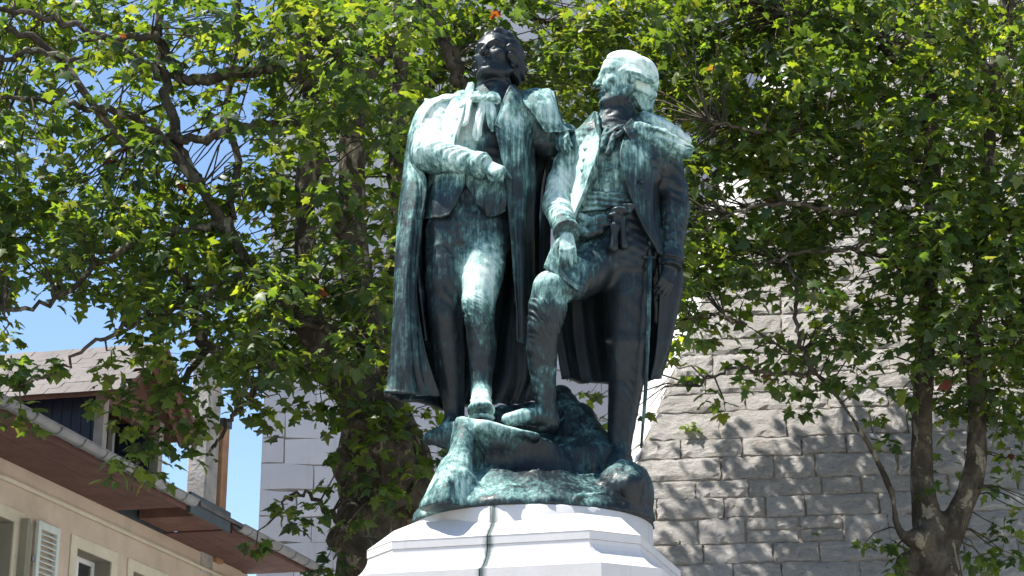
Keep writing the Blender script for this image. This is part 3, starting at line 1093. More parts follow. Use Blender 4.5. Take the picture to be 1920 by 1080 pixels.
def head(fd, c, A, H):
    """a head of height H (chin to crown) with its chin-level origin at c, axes A = (across, forward, up)"""
    q = lambda x, y, z: np.asarray(c) + H * (A[0] * x + A[1] * y + A[2] * z)
    e = lambda x, y, z, r, k=0.05, sub=False: fd.ell(q(x, y, z), np.array(r) * H, k * H, sub, A)
    l = lambda pts, r, k=0.04, sub=False: fd.limb([q(*p) for p in pts], np.array(r) * H, k * H, sub)
    e(0, -0.10, 0.64, (0.335, 0.43, 0.36))
    e(0, 0.10, 0.37, (0.255, 0.26, 0.34), 0.1)
    e(0, 0.20, 0.68, (0.24, 0.155, 0.20), 0.1)                   # forehead
    e(0, 0.265, 0.085, (0.10, 0.095, 0.085), 0.08)                # chin
    for s in (-1, 1):
        l([(s * .235, -.04, .27), (s * .19, .10, .13), (s * .06, .27, .075)], [.085, .085, .07], 0.08)   # jaw
        e(s * .185, .225, .42, (.085, .085, .075), 0.08)           # cheek bone
        e(s * .125, .365, .520, (.078, .075, .050), 0.05, True)    # eye socket
        e(s * .125, .275, .513, (.062, .062, .056), 0.02)          # eyeball
        l([(s * .195, .285, .548), (s * .12, .335, .565), (s * .05, .335, .545)], [.016, .02, .016], 0.02)   # upper lid
        l([(s * .185, .285, .485), (s * .12, .325, .475), (s * .06, .32, .49)], [.012, .013, .012], 0.02)
        l([(s * .235, .225, .60), (s * .14, .335, .63), (s * .045, .345, .60)], [.035, .042, .036], 0.04)    # brow
        e(s * .055, .40, .355, (.042, .05, .038), 0.03)            # nostril wing
        e(s * .03, .43, .325, (.018, .022, .014), 0.015, True)
        l([(s * .075, .385, .34), (s * .135, .30, .22)], [.018, .016], 0.03, True)                          # fold beside the mouth
        e(s * .325, -.06, .47, (.035, .085, .125), 0.03)           # ear
        e(s * .36, -.045, .48, (.022, .05, .08), 0.02, True)
    l([(0, .345, .57), (0, .415, .45), (0, .452, .385)], [.034, .038, .044], 0.04)                           # nose
    l([(-.085, .335, .232), (0, .372, .243), (.085, .335, .232)], [.020, .030, .020], 0.03)
    l([(-.075, .33, .185), (0, .362, .180), (.075, .33, .185)], [.020, .033, .020], 0.03)
    l([(-.11, .350, .208), (0, .412, .211), (.11, .350, .208)], [.006, .007, .006], 0.008, True)
    l([(-.05, .375, .135), (.05, .375, .135)], [.018, .018], 0.03, True)
    return q


def hand(fd, wrist, f, n, L, curls, thumb=1, r0=0.052, spread=0.03, tcurl=0.5, tsplay=0.9, fat=1.0, pal=0.50):
    """five-fingered hand: f finger direction, n back of the hand, thumb side = thumb * (f x n)"""
    w = np.asarray(wrist, float)
    f = np.asarray(f, float); f /= np.linalg.norm(f)
    n = np.asarray(n, float); n -= f * np.dot(f, n); n /= np.linalg.norm(n)
    s = np.cross(f, n) * thumb
    off = [0.150, 0.050, -0.050, -0.140]
    ln = [0.42, 0.47, 0.44, 0.34]
    for i in range(4):
        kn = w + L * (f * (pal - 0.025 * abs(i - 1)) + s * off[i])
        fd.limb([w + L * (f * 0.08 + s * off[i] * 0.5), kn], [L * 0.085 * fat, L * 0.066 * fat], 0.05 * L)
        c = curls[i]; p = kn; a = 0.0
        pts = [p]; dirf = f + s * (1.5 - i) * spread
        for sg, fr in enumerate((0.44, 0.32, 0.24)):
            a += c * (1.0, 1.15, 0.8)[sg]
            p = p + L * ln[i] * fr * (dirf * math.cos(a) - n * math.sin(a))
            pts.append(p)
        fd.limb(pts, [L * r0 * 1.12, L * r0, L * r0 * 0.92, L * r0 * 0.78], 0.012 * L)
        fd.ell(kn + n * L * 0.02, [L * 0.055 * fat] * 3, 0.02 * L)
    b = w + L * (f * 0.14 + s * 0.13)
    t1 = b + L * 0.19 * (f * math.cos(tsplay) + s * math.sin(tsplay) - n * 0.35)
    t2 = t1 + L * 0.16 * (f * math.cos(tsplay * 0.4) + s * math.sin(tsplay * 0.4) - n * tcurl)
    t3 = t2 + L * 0.12 * (f * math.cos(tsplay * 0.1) + s * math.sin(tsplay * 0.1) * 0.3 - n * tcurl)
    fd.limb([w + L * f * 0.05 + s * L * 0.04, b, t1, t2, t3], [L * .08, L * .085, L * .068, L * .058, L * .046], 0.03 * L)


def px_levels(lev):
    out = []
    for (x, y, d, hw, hd) in lev:
        c = W(x, y, d)
        out.append((c[0], c[1], c[2], hw * M, hd * M))
    return out


RIM_Z = P(960, 944, S0 - 0.82)[2]        # top of the pedestal drum
statue = empty('statue', (W(985, 950)[0], S0, RIM_Z))
tag(statue, 'green and black bronze statue of two standing men on a white stone pedestal', 'statue')

# ---- patina tones, with sunlit patches painted paler, shaded head and waistcoat darker
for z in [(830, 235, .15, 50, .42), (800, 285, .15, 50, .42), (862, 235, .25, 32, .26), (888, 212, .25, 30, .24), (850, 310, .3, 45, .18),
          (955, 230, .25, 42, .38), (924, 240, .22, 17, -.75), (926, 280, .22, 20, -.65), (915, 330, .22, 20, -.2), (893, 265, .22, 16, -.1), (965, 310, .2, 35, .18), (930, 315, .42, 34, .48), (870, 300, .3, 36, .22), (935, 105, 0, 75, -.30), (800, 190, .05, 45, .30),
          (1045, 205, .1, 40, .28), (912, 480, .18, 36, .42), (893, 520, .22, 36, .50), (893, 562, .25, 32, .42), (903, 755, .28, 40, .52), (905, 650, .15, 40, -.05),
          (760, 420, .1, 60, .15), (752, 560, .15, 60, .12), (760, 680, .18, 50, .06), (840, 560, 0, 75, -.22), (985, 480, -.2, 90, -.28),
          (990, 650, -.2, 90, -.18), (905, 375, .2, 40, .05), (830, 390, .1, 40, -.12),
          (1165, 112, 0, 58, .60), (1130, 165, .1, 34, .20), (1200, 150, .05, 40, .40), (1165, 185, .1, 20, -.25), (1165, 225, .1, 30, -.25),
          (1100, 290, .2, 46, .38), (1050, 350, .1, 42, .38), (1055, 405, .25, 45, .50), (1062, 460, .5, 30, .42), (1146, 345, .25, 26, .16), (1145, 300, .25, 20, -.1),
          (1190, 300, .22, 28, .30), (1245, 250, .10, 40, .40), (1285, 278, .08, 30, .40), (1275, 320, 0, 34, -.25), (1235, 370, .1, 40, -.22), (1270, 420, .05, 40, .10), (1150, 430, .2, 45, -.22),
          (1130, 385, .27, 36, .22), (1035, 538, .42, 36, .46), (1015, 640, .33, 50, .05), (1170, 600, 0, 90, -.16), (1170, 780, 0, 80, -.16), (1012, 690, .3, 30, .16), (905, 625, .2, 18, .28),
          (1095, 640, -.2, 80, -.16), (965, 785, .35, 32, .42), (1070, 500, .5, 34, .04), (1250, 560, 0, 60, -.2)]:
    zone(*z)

# =================================================================== the man in the cloak
FA = empty('figure', W(890, 790), parent=statue)
tag(FA, 'bare-headed taller man in a long cloak, one arm across his waist')
fa = Field(W(735, 860, 0.55) * [1, 1, 1] + [-0.02, -0.05, -0.05], W(1105, 30, -0.45) + [0.02, 0.05, 0.06], 0.0064)
torsoA = px_levels([(928, 158, -.02, 31, 31), (925, 176, -.01, 42, 36), (918, 190, .0, 82, 44), (912, 208, .0, 100, 50), (910, 240, .01, 100, 56),
                    (906, 280, .01, 91, 57), (898, 320, .01, 82, 54), (892, 355, .0, 77, 50), (888, 390, .0, 78, 50), (886, 430, .0, 84, 54), (886, 468, .0, 80, 50)])
fa.stack(torsoA, 0.03, 2.3, lambda X, Y, Z: 0.006 * wave_noise(X, Y, Z * 1.6, 0.13, 5))
# legs in breeches and stockings
kneeA = W(897, 572, .21)
fa.limb([W(845, 440, .0), W(838, 520, .02), W(836, 595, .02)], [46 * M, 42 * M, 32 * M], 0.05, disp=wrinkle(W(845, 440), W(838, 600), .004, .12, 3))
fa.limb([W(836, 595, .02), W(840, 655, -.03), W(852, 770, -.06)], [31 * M, 32 * M, 19 * M], 0.03)
fa.limb([W(852, 790, -.06), W(838, 812, .02), W(806, 822, .12)], [20 * M, 18 * M, 13 * M], 0.03)
fa.limb([W(904, 440, .02), W(907, 500, .11), kneeA], [48 * M, 41 * M, 30 * M], 0.05, disp=wrinkle(W(900, 440), kneeA, .004, .11, 4))
fa.limb([kneeA, W(899, 600, .2)], [31 * M, 28 * M], 0.02, disp=wrinkle(kneeA, W(899, 605, .2), .0045, .036, 6, 1.1))
fa.limb([W(899, 598, .2), W(904, 648, .13), W(903, 700, .12), W(902, 738, .13)], [26 * M, 27.5 * M, 21 * M, 17 * M], 0.012)
fa.limb([W(902, 738, .13), W(902, 768, .10)], [17 * M, 19 * M], 0.02)
fa.limb([W(902, 736, .14), W(902, 758, .32)], [17.5 * M, 18 * M], 0.03)
fa.limb([W(902, 778, .06), W(902, 772, .25)], [19 * M, 20 * M], 0.03, sy=1.2)
fa.ell(W(902, 769, .33), (25 * M, .16, 14 * M), .03)
fa.limb([W(885, 752, .24), W(902, 746, .28), W(919, 752, .24)], [4 * M, 5 * M, 4 * M], 0.008)       # shoe tongue
fa.limb([W(881, 784, .30), W(902, 779, .46), W(923, 784, .30)], [5 * M, 5 * M, 5 * M], 0.006)       # sole
# right arm across the waist
sh = W(822, 224, .0); el = W(808, 288, .13); wr = W(900, 309, .35)
fa.limb([sh, W(812, 250, .04), el], [40 * M, 38 * M, 36 * M], 0.05, disp=wrinkle(sh, el, .006, .075, 11))
fa.limb([el, wr - (wr - el) * .15], [36 * M, 22 * M], 0.03, disp=wrinkle(el, wr, .0050, .055, 12, 0.9))
cf = (wr - el) / np.linalg.norm(wr - el)
fa.ring(wr - cf * .05, wr + cf * .03, 24 * M, 25.5 * M, .004, wrinkle(el, wr, .002, .05, 13))
fa.ring(wr + cf * .02, wr + cf * .06, 19 * M, 21 * M, .006, wrinkle(el, wr, .005, .03, 14, 1.2))   # ruffle
hand(fa, wr + cf * .045, cf + np.array((0, .15, -.14)), (0.05, -0.80, 0.62), 0.30, (1.30, 1.34, 1.36, 1.38), thumb=-1, tcurl=0.7, r0=.068, fat=1.45, pal=.42)
# left arm behind the other man's shoulders
fa.limb([W(996, 226, -.02), W(1030, 268, -.06), W(1062, 258, -.04)], [40 * M, 33 * M, 26 * M], 0.05, disp=wrinkle(W(996, 226), W(1040, 270), .006, .08, 15))
hand(fa, W(1058, 246, .10), (-0.05, -0.55, -0.80), (-0.55, -0.6, 0.58), 0.235, (0.35, 0.42, 0.45, 0.5), thumb=1)
# neck cloth and head
fa.limb([W(925, 190, .02), W(926, 150, .02)], [34 * M, 31 * M], 0.02, disp=lambda X, Y, Z: 0.005 * np.sin(Z * 120 + 6 * wave_noise(X, Y, Z, .2, 8)))
AH = head_frame(28, 13, 3)
HA = 0.45
cA = W(927, 158, .06)
qA = head(fa, cA, AH, HA)
cast_field('body', fa, FA, 0.19)
del fa

# hair: swept back from the brow, over the ears
def hair_disp(A, c, H, cnt, amp, seed):
    c = np.asarray(c)
    def fn(X, Y, Z):
        x = (X - np.float32(c[0])); y = (Y - np.float32(c[1])); z = (Z - np.float32(c[2]))
        u = x * np.float32(A[0][0]) + y * np.float32(A[0][1]) + z * np.float32(A[0][2])
        v = x * np.float32(A[1][0]) + y * np.float32(A[1][1]) + z * np.float32(A[1][2])
        w = x * np.float32(A[2][0]) + y * np.float32(A[2][1]) + z * np.float32(A[2][2])
        n = wave_noise(X, Y, Z, H * 0.55, seed, 5)
        return np.float32(amp) * np.sin((np.arctan2(u, w - np.float32(0.45 * H))) * cnt + 2.6 * n + v * np.float32(9 / H))
    return fn


fh = Field(cA + HA * np.array((-.75, -.75, -.1)), cA + HA * np.array((.75, .75, 1.25)), 0.0060)
hd = hair_disp(AH, cA, HA, 13, 0.0085, 21)
eA = lambda x, y, z, r, k=.05, sub=False, dd=None: fh.ell(qA(x, y, z), np.array(r) * HA, k * HA, sub, AH, dd)
eA(0, -.14, .69, (.375, .42, .365), .03, dd=hd)
for x, y, z, r in [(-.12, .10, .92, .12), (.07, .12, .93, .12), (.2, .05, .89, .12), (-.24, .0, .87, .12), (0, -.04, .96, .14)]:
    eA(x, y, z, (r, r, r * .8), .08, dd=hd)
for s in (-1, 1):
    eA(s * .30, .02, .56, (.10, .15, .22), .08, dd=hd)
    eA(s * .335, .0, .42, (.065, .10, .16), .06, dd=hd)
    eA(s * .26, -.25, .40, (.14, .22, .24), .08, dd=hd)
eA(0, -.36, .36, (.24, .17, .26), .08, dd=hd)
eA(0, .33, .60, (.20, .26, .30), .05, True)                      # leaves the face free
eA(0, .30, .30, (.32, .28, .30), .04, True)
cast_field('hair', fh, FA, 0.16)
del fh

# cravat with its bow and falling ends
CV = empty('cravat', W(908, 184, .2), parent=FA)
def ribbon(rows, fd=None, nu=14, nv=18): return sheet('ribbon', rows, CV, nu, nv, .009, fd, .38, .002)
CV['label'] = 'pale tied cravat with two loops and hanging ends'
fc = Field(W(895, 200, .36), W(925, 170, .2), 0.0055)
fc.ell(W(909, 184, .276), (6 * M, 6 * M, 7 * M), .004)
fc.limb([W(893, 176, .19), W(909, 183, .25), W(932, 178, .19)], [5 * M, 6 * M, 5 * M], .006)
cast_field('knot', fc, CV, .36); del fc
ribbon([[(907, 179, .268), (898, 171, .264), (886, 173, .262)], [(907, 184, .29), (896, 181, .297), (882, 183, .282)], [(907, 189, .272), (897, 191, .27), (887, 191, .262)]])
ribbon([[(911, 179, .268), (922, 172, .264), (934, 176, .256)], [(911, 184, .29), (924, 182, .296), (939, 188, .274)], [(911, 189, .272), (923, 192, .268), (933, 196, .256)]])
ribbon([[(899, 188, .262), (905, 187, .277), (911, 188, .262)], [(895, 208, .272), (902, 208, .292), (909, 207, .274)], [(890, 232, .277), (898, 234, .298), (905, 230, .280)], [(885, 254, .27), (894, 265, .288), (903, 254, .274)]], folds((.005, 1.6, .4, .9, .5)), 20, 34)
ribbon([[(907, 188, .262), (914, 187, .277), (921, 189, .262)], [(911, 206, .272), (920, 207, .292), (929, 204, .27)], [(914, 228, .277), (923, 230, .290), (933, 222, .27)], [(917, 240, .272), (924, 248, .282), (931, 236, .268)]], folds((.005, 1.6, 1.4, .7, .5)), 20, 30)

# coat: two open fronts with tails, collar and lapels
sheet('coat_front', [[(880, 176, .19), (862, 180, .17), (840, 186, .10), (818, 194, -.02)], [(868, 220, .285), (848, 221, .25), (828, 225, .15), (808, 232, -.02)],
      [(855, 276, .30), (838, 276, .245), (822, 277, .14), (806, 278, -.02)], [(872, 330, .245), (848, 332, .20), (824, 332, .10), (804, 332, -.04)],
      [(862, 368, .245), (838, 374, .22), (815, 374, .15), (798, 374, .0)], [(842, 404, .22), (826, 409, .20), (810, 410, .15), (795, 412, .04)]],
      FA, 26, 60, .018, folds((.004, 2.3, .5, 1.0, .2)), .18, .006)
sheet('coat_tail', [[(797, 392, .12), (800, 392, -.05), (825, 392, -.20)], [(783, 425, .11), (795, 430, -.08), (822, 430, -.22)], [(785, 520, .06), (798, 520, -.10), (824, 520, -.22)],
      [(796, 640, .02), (806, 640, -.10), (830, 640, -.20)]], FA, 20, 50, .018, folds((.010, 2, .3, .5, .6)), .14, .004)
sheet('coat_front', [[(953, 178, .18), (970, 180, .16), (990, 186, .10), (1008, 198, -.02)], [(930, 232, .295), (955, 234, .265), (982, 234, .17), (1005, 238, -.02)],
      [(939, 288, .30), (960, 288, .26), (982, 288, .17), (1000, 290, -.02)], [(948, 342, .255), (965, 342, .22), (985, 342, .15), (1000, 344, -.02)],
      [(953, 403, .24), (968, 403, .20), (984, 403, .14), (998, 403, -.02)], [(963, 516, .19), (974, 516, .18), (988, 516, .12), (1000, 516, -.03)],
      [(968, 600, .16), (978, 600, .15), (990, 600, .10), (1001, 600, -.05)], [(970, 640, .14), (980, 645, .13), (992, 645, .08), (1003, 645, -.06)]],
      FA, 30, 90, .018, folds((.008, 2.2, 1.2, .8, .5), (.003, 5, .2, 2.0, .2)), .17, .006)
sheet('collar', [[(864, 190, .13), (866, 197, .20), (860, 240, .262)], [(873, 172, .12), (878, 182, .23), (869, 236, .30)], [(880, 156, .08), (890, 162, .20), (877, 228, .32)]],
      FA, 26, 18, .016, None, .42, .003)
sheet('collar', [[(992, 198, .10), (970, 208, .22), (944, 250, .268)], [(980, 180, .10), (962, 184, .25), (935, 240, .31)], [(964, 160, .04), (953, 167, .20), (927, 236, .325)]],
      FA, 26, 18, .016, None, .20, .004)
sheet('waistcoat_front', [[(868, 322, .20), (905, 326, .235), (952, 322, .225)], [(876, 350, .215), (908, 352, .245), (951, 350, .235)], [(896, 380, .225), (915, 382, .25), (950, 378, .235)],
      [(914, 401, .225), (922, 407, .24), (948, 397, .225)]], FA, 30, 30, .016, folds((.006, 2.5, .4, 2.2, 0)), .20, .004)

# cloak thrown over the back, its front edge falling beside the arm
cl = [[(868, 175, .06), (835, 181, .08), (798, 192, .0), (850, 185, -.2), (925, 178, -.27), (1000, 172, -.2), (1038, 172, -.02)],
      [(812, 202, .15), (797, 204, .12), (784, 214, -.0), (840, 215, -.24), (925, 215, -.3), (1010, 212, -.22), (1050, 222, -.08)],
      [(787, 250, .14), (780, 250, .09), (771, 252, -.03), (835, 255, -.28), (925, 255, -.33), (1015, 255, -.26), (1060, 245, -.12)],
      [(775, 300, .05), (770, 300, .02), (764, 300, -.06), (830, 300, -.3), (925, 300, -.35), (1010, 300, -.3), (1045, 290, -.25)],
      [(797, 345, .10), (776, 360, .12), (756, 360, -.03), (825, 360, -.3), (920, 360, -.36), (1000, 360, -.32), (1035, 360, -.3)],
      [(786, 440, .14), (768, 440, .18), (749, 440, .0), (815, 440, -.28), (915, 440, -.36), (995, 440, -.34), (1030, 440, -.32)],
      [(780, 530, .16), (763, 530, .22), (743, 530, .02), (805, 530, -.26), (910, 530, -.35), (990, 530, -.34), (1028, 530, -.33)],
      [(786, 615, .17), (763, 620, .24), (737, 620, .03), (800, 620, -.24), (905, 620, -.34), (985, 620, -.34), (1025, 620, -.34)],
      [(794, 690, .14), (766, 690, .24), (733, 690, .04), (800, 690, -.22), (900, 700, -.33), (980, 700, -.34), (1022, 690, -.35)],
      [(806, 745, .06), (770, 738, .20), (731, 738, .05), (800, 757, -.15), (880, 763, -.3), (960, 757, -.33), (1018, 745, -.35)]]


def cloak_fold(U, V):
    g = np.clip((V - .15) / .6, 0, 1)
    U = U + .022 * np.sin(4.1 * V + 9 * U) * g + .012 * np.sin(11 * V + 23 * U)
    amp = .55 + .45 * np.sin(7.3 * U + 2.2 * V + 1.0)
    s = .020 * np.sin(2 * math.pi * (2.4 * U * 2.2 + .25 * V) + .6) * (U < .42) + .030 * np.sin(2 * math.pi * 7.2 * U + 1.5 * V) * (U >= .30)
    s = s + .010 * np.sin(2 * math.pi * 15 * U + 3.0 * V + .5 * np.sin(9 * V))
    hem = np.exp(-((1 - V) / .03) ** 2)
    lo = np.clip((V - .78) / .2, 0, 1)
    s = s + lo * (.022 * np.sin(2 * math.pi * 9.5 * U + 5 * V) + .040 * np.sin(2 * math.pi * 6.2 * U + 2.0) * (U < .36))
    s = s * (.55 + .75 * amp) + .016 * np.sin(2 * math.pi * (2.1 * U + 1.3 * V)) * g
    return s * (.12 + .88 * g) + hem * .012


sheet('cloak', cl, FA, 150, 150, .022, cloak_fold, .20, .008)
# turned-back cape collar on the far shoulder
sheet('cape_collar', [[(968, 176, -.16), (1004, 172, -.12), (1037, 171, -.06)], [(972, 174, .04), (1006, 169, .07), (1036, 170, .08)], [(985, 196, .19), (1016, 192, .18), (1043, 190, .13)],
      [(1002, 216, .19), (1030, 222, .18), (1056, 232, .12)], [(1024, 246, .14), (1050, 248, .15), (1080, 244, .09)]],
      FA, 40, 50, .020, lambda U, V: .009 * np.sin(2 * math.pi * (1.9 * U ** 1.4 + .6 * V)) * (.3 + .7 * V) + .02 * np.exp(-((1 - U) / .08) ** 2), .34, .007)
sheet('cape_collar', [[(868, 172, -.10), (838, 180, -.10), (800, 190, -.08)], [(872, 174, .06), (838, 180, .10), (797, 191, .06)], [(862, 183, .15), (833, 189, .155), (806, 201, .13)]],
      FA, 30, 26, .020, lambda U, V: .006 * np.sin(2 * math.pi * 2.2 * U), .40, .005)


def button(px, py, d, r, parent, nrm=(-0.1, -0.9, 0.35)):
    n = np.asarray(nrm, float); n /= np.linalg.norm(n)
    a = np.cross(n, (0, 0, 1)); a /= np.linalg.norm(a); b = np.cross(n, a)
    c = W(px, py, d); r *= M
    prof = [(1.0, -.25), (1.0, .12), (.85, .3), (.62, .28), (.5, .4), (.0, .5)]
    vs = []; k = 12
    for rr, hh in prof[:-1]:
        vs += [c + (a * math.cos(6.2832 * i / k) + b * math.sin(6.2832 * i / k)) * r * rr + n * r * hh for i in range(k)]
    vs.append(c + n * r * .45)
    fs = []
    for j in range(len(prof) - 2):
        fs += [(j * k + i, j * k + (i + 1) % k, (j + 1) * k + (i + 1) % k, (j + 1) * k + i) for i in range(k)]
    j = (len(prof) - 2) * k
    fs += [(j + i, j + (i + 1) % k, len(vs) - 1) for i in range(k)]
    o = mesh_np('button', np.array(vs), fs, BRONZE, parent, True, {'patina_and_light': patina_and_light(np.array(vs), .2)})
    return o


for b in [(866, 198, .250, 6.5), (858, 222, .272, 6.5), (849, 251, .276, 6.8)]: button(*b, FA, (-.25, -.85, .3))
for b in [(950, 207, .25, 6.5), (946, 235, .284, 6.5), (952, 262, .284, 6)]: button(*b, FA, (.05, -.95, .25))

# =================================================================== the officer with the pigtail wig
FB = empty('figure', W(1150, 870), parent=statue)
tag(FB, 'shorter man in profile wearing a pale wig, foot raised on the rock, sword at his side')
fb = Field(W(930, 905, .60) + [-.02, -.05, -.05], W(1310, 75, -.40) + [.02, .05, .06], 0.0064)
torsoB = px_levels([(1158, 205, .0, 30, 30), (1158, 226, .0, 44, 38), (1166, 244, .0, 84, 44), (1170, 262, .0, 102, 50), (1170, 300, .02, 95, 56), (1162, 340, .03, 82, 55),
                    (1152, 378, .03, 70, 50), (1148, 410, .03, 70, 50), (1150, 445, .02, 78, 52), (1150, 485, .02, 82, 54), (1150, 515, .02, 72, 46)])
fb.stack(torsoB, .03, 2.3, lambda X, Y, Z: .008 * wave_noise(X, Y, Z * 2.2, .12, 44))
kn = W(1034, 542, .40)
fb.limb([W(1180, 485, .0), W(1176, 560, .03), W(1174, 645, .03)], [49 * M, 43 * M, 36 * M], .05, disp=wrinkle(W(1180, 480), W(1174, 640), .002, .15, 51))
fb.limb([W(1174, 645, .03), W(1174, 715, -.02), W(1166, 790, -.02), W(1160, 846, -.01)], [36 * M, 33 * M, 26 * M, 21 * M], .02, disp=wrinkle(W(1174, 640), W(1160, 850), .0015, .08, 52, 1.2))
fb.limb([W(1139, 640, .10), W(1206, 640, .06)], [6 * M, 6 * M], .03)
fb.limb([W(1160, 850, -.04), W(1156, 868, .1), W(1150, 880, .27)], [23 * M, 20 * M, 15 * M], .03)
fb.limb([W(1134, 485, .04), W(1085, 520, .24), kn], [49 * M, 42 * M, 33 * M], .05, disp=wrinkle(W(1130, 485), kn, .004, .10, 53, 1.0))
fb.limb([kn, W(1026, 572, .385)], [34 * M, 33 * M], .02)
fb.limb([W(1027, 578, .385), W(1021, 612, .36)], [35 * M, 31 * M], .012, disp=wrinkle(W(1027, 575, .38), W(1021, 615, .36), .006, .04, 54, 1.0))
fb.limb([W(1020, 612, .36), W(1016, 655, .30), W(1018, 705, .235), W(1024, 765, .20)], [29 * M, 29 * M, 24 * M, 18 * M], .014, disp=wrinkle(W(1020, 612, .36), W(1024, 765, .2), .002, .07, 55, 1.0))
fb.limb([W(1026, 770, .19), W(1030, 792, .17)], [18 * M, 19 * M], .02)
fb.limb([W(1022, 784, .18), W(985, 781, .26), W(952, 787, .34)], [19 * M, 15.5 * M, 11.5 * M], .03)
fb.limb([W(1034, 800, .14), W(1018, 802, .19)], [11 * M, 10 * M], .01)
# arms
s2 = W(1080, 286, -.02); e2 = W(1044, 384, .10); w2 = W(1063, 437, .47)
fb.limb([s2, W(1056, 335, .0), e2], [34 * M, 29 * M, 27 * M], .05, disp=wrinkle(s2, e2, .007, .080, 61))
fb.limb([e2, w2 - (w2 - e2) * .2], [27 * M, 22 * M], .03, disp=wrinkle(e2, w2, .006, .06, 62, .4))
c2 = (w2 - e2) / np.linalg.norm(w2 - e2)
fb.ring(w2 - c2 * .06, w2 + c2 * .00, 25 * M, 25.5 * M, .004)
hand(fb, w2 + c2 * .010, (0.02, -0.22, -0.97), (-0.08, -0.95, 0.30), 0.29, (0.20, 0.22, 0.24, 0.28), thumb=1, r0=.058, spread=.06, tcurl=.3)
s3 = W(1246, 304, -.02); e3 = W(1264, 392, -.03); w3 = W(1257, 488, .06)
fb.limb([s3, W(1258, 350, -.04), e3], [33 * M, 32 * M, 28 * M], .05, disp=wrinkle(s3, e3, .007, .09, 63))
fb.limb([e3, w3 - (w3 - e3) * .18], [30 * M, 22 * M], .03, disp=wrinkle(e3, w3, .006, .07, 64))
c3 = (w3 - e3) / np.linalg.norm(w3 - e3)
fb.ring(w3 - c3 * .06, w3 + c3 * .02, 25 * M, 26.5 * M, .004)
fb.ring(w3 + c3 * .01, w3 + c3 * .07, 20 * M, 23 * M, .006, wrinkle(e3, w3, .006, .03, 66, 1.4))
hand(fb, w3 + c3 * .035, (-0.22, -0.20, -0.95), (0.55, -0.80, 0.10), 0.31, (0.28, 0.36, 0.42, 0.50), thumb=-1, tcurl=.45)
# head in profile
fb.limb([W(1156, 245, .04), W(1158, 196, .02)], [34 * M, 31 * M], .02, disp=lambda X, Y, Z: 0.004 * np.sin(Z * 110 + 5 * wave_noise(X, Y, Z, .2, 68)))
BH = head_frame(76, 4, 0)
HB = 0.452
cB = W(1164, 207, .05)
qB = head(fb, cB, BH, HB)
cast_field('body', fb, FB, .19)
del fb

fw = Field(cB + HB * np.array((-.85, -.75, -.35)), cB + HB * np.array((.85, .75, 1.2)), 0.0060)
eB = lambda x, y, z, r, k=.05, sub=False, dd=None: fw.ell(qB(x, y, z), np.array(r) * HB, k * HB, sub, BH, dd)
wd = hair_disp(BH, cB, HB, 9, .012, 71)
eB(0, -.13, .67, (.355, .44, .365), .03, dd=wd)
eB(0, .10, .82, (.28, .20, .13), .14, dd=wd)
eB(0, -.36, .48, (.28, .22, .36), .10, dd=wd)
eB(0, -.40, .22, (.17, .13, .22), .08, dd=wd)
eB(0, .37, .54, (.27, .25, .29), .10, True)
eB(.34, .09, .30, (.2, .34, .22), .03, True)
eB(-.34, .09, .30, (.2, .34, .22), .03, True)
for s in (-1, 1):                                               # rolled curl above the ear
    fw.limb([qB(s * .33, -.02, .545), qB(s * .365, -.18, .50), qB(s * .33, -.38, .46)], np.array((.060, .078, .07)) * HB, .02 * HB, disp=lambda X, Y, Z: .004 * np.sin(170 * Z + 60 * X))
fw.limb([qB(0, -.46, .10), qB(0, -.52, -.10), qB(0, -.52, -.25)], np.array((.09, .075, .05)) * HB, .03 * HB)   # pigtail
fw.limb([qB(-.09, -.47, .07), qB(.09, -.47, .07)], np.array((.05, .05)) * HB, .02 * HB)
cast_field('wig', fw, FB, .30)
del fw

fk = Field(W(1105, 305, .42), W(1200, 205, 0), .0055)
for pts, r in [([(1130, 240, .18), (1148, 247, .22), (1168, 240, .2)], 8), ([(1150, 246, .24), (1160, 238, .25), (1168, 246, .25), (1156, 256, .26)], 5),
               ([(1146, 250, .24), (1134, 262, .255), (1130, 276, .265)], 6.5), ([(1152, 252, .25), (1146, 270, .275), (1140, 288, .28)], 6), ([(1138, 244, .22), (1132, 256, .24)], 6)]:
    fk.limb([W(*p) for p in pts], r * M, .008, disp=lambda X, Y, Z: .0035 * wave_noise(X, Y, Z, .045, 32))
cast_field('cravat', fk, FB, .18)
del fk

sheet('coat_front', [[(1127, 238, .17), (1110, 244, .14), (1090, 252, .07), (1070, 264, -.05)], [(1122, 290, .30), (1103, 290, .25), (1084, 291, .15), (1068, 293, -.03)],
      [(1104, 338, .32), (1090, 339, .255), (1076, 340, .15), (1066, 342, -.03)], [(1086, 384, .31), (1077, 386, .24), (1069, 388, .14), (1062, 390, -.03)],
      [(1071, 428, .27), (1067, 420, .22), (1062, 412, .14), (1060, 405, -.03)]], FB, 28, 60, .018, folds((.005, 2.4, .2, 1.2, .2)), .22, .006)
sheet('coat_front', [[(1176, 238, .20), (1200, 240, .17), (1225, 250, .10), (1246, 264, -.03)], [(1163, 287, .315), (1195, 287, .265), (1225, 290, .17), (1248, 294, -.03)],
      [(1173, 342, .305), (1198, 342, .25), (1224, 342, .16), (1240, 342, -.03)], [(1191, 394, .26), (1208, 396, .225), (1226, 396, .145), (1240, 396, -.03)],
      [(1213, 437, .245), (1223, 440, .20), (1234, 441, .135), (1244, 441, -.02)], [(1234, 474, .20), (1240, 478, .15), (1247, 480, .08), (1254, 482, -.03)]],
      FB, 32, 66, .018, folds((.006, 2.3, .9, .8, .2), (.003, 5, 0, 1.5, .1)), .20, .005)
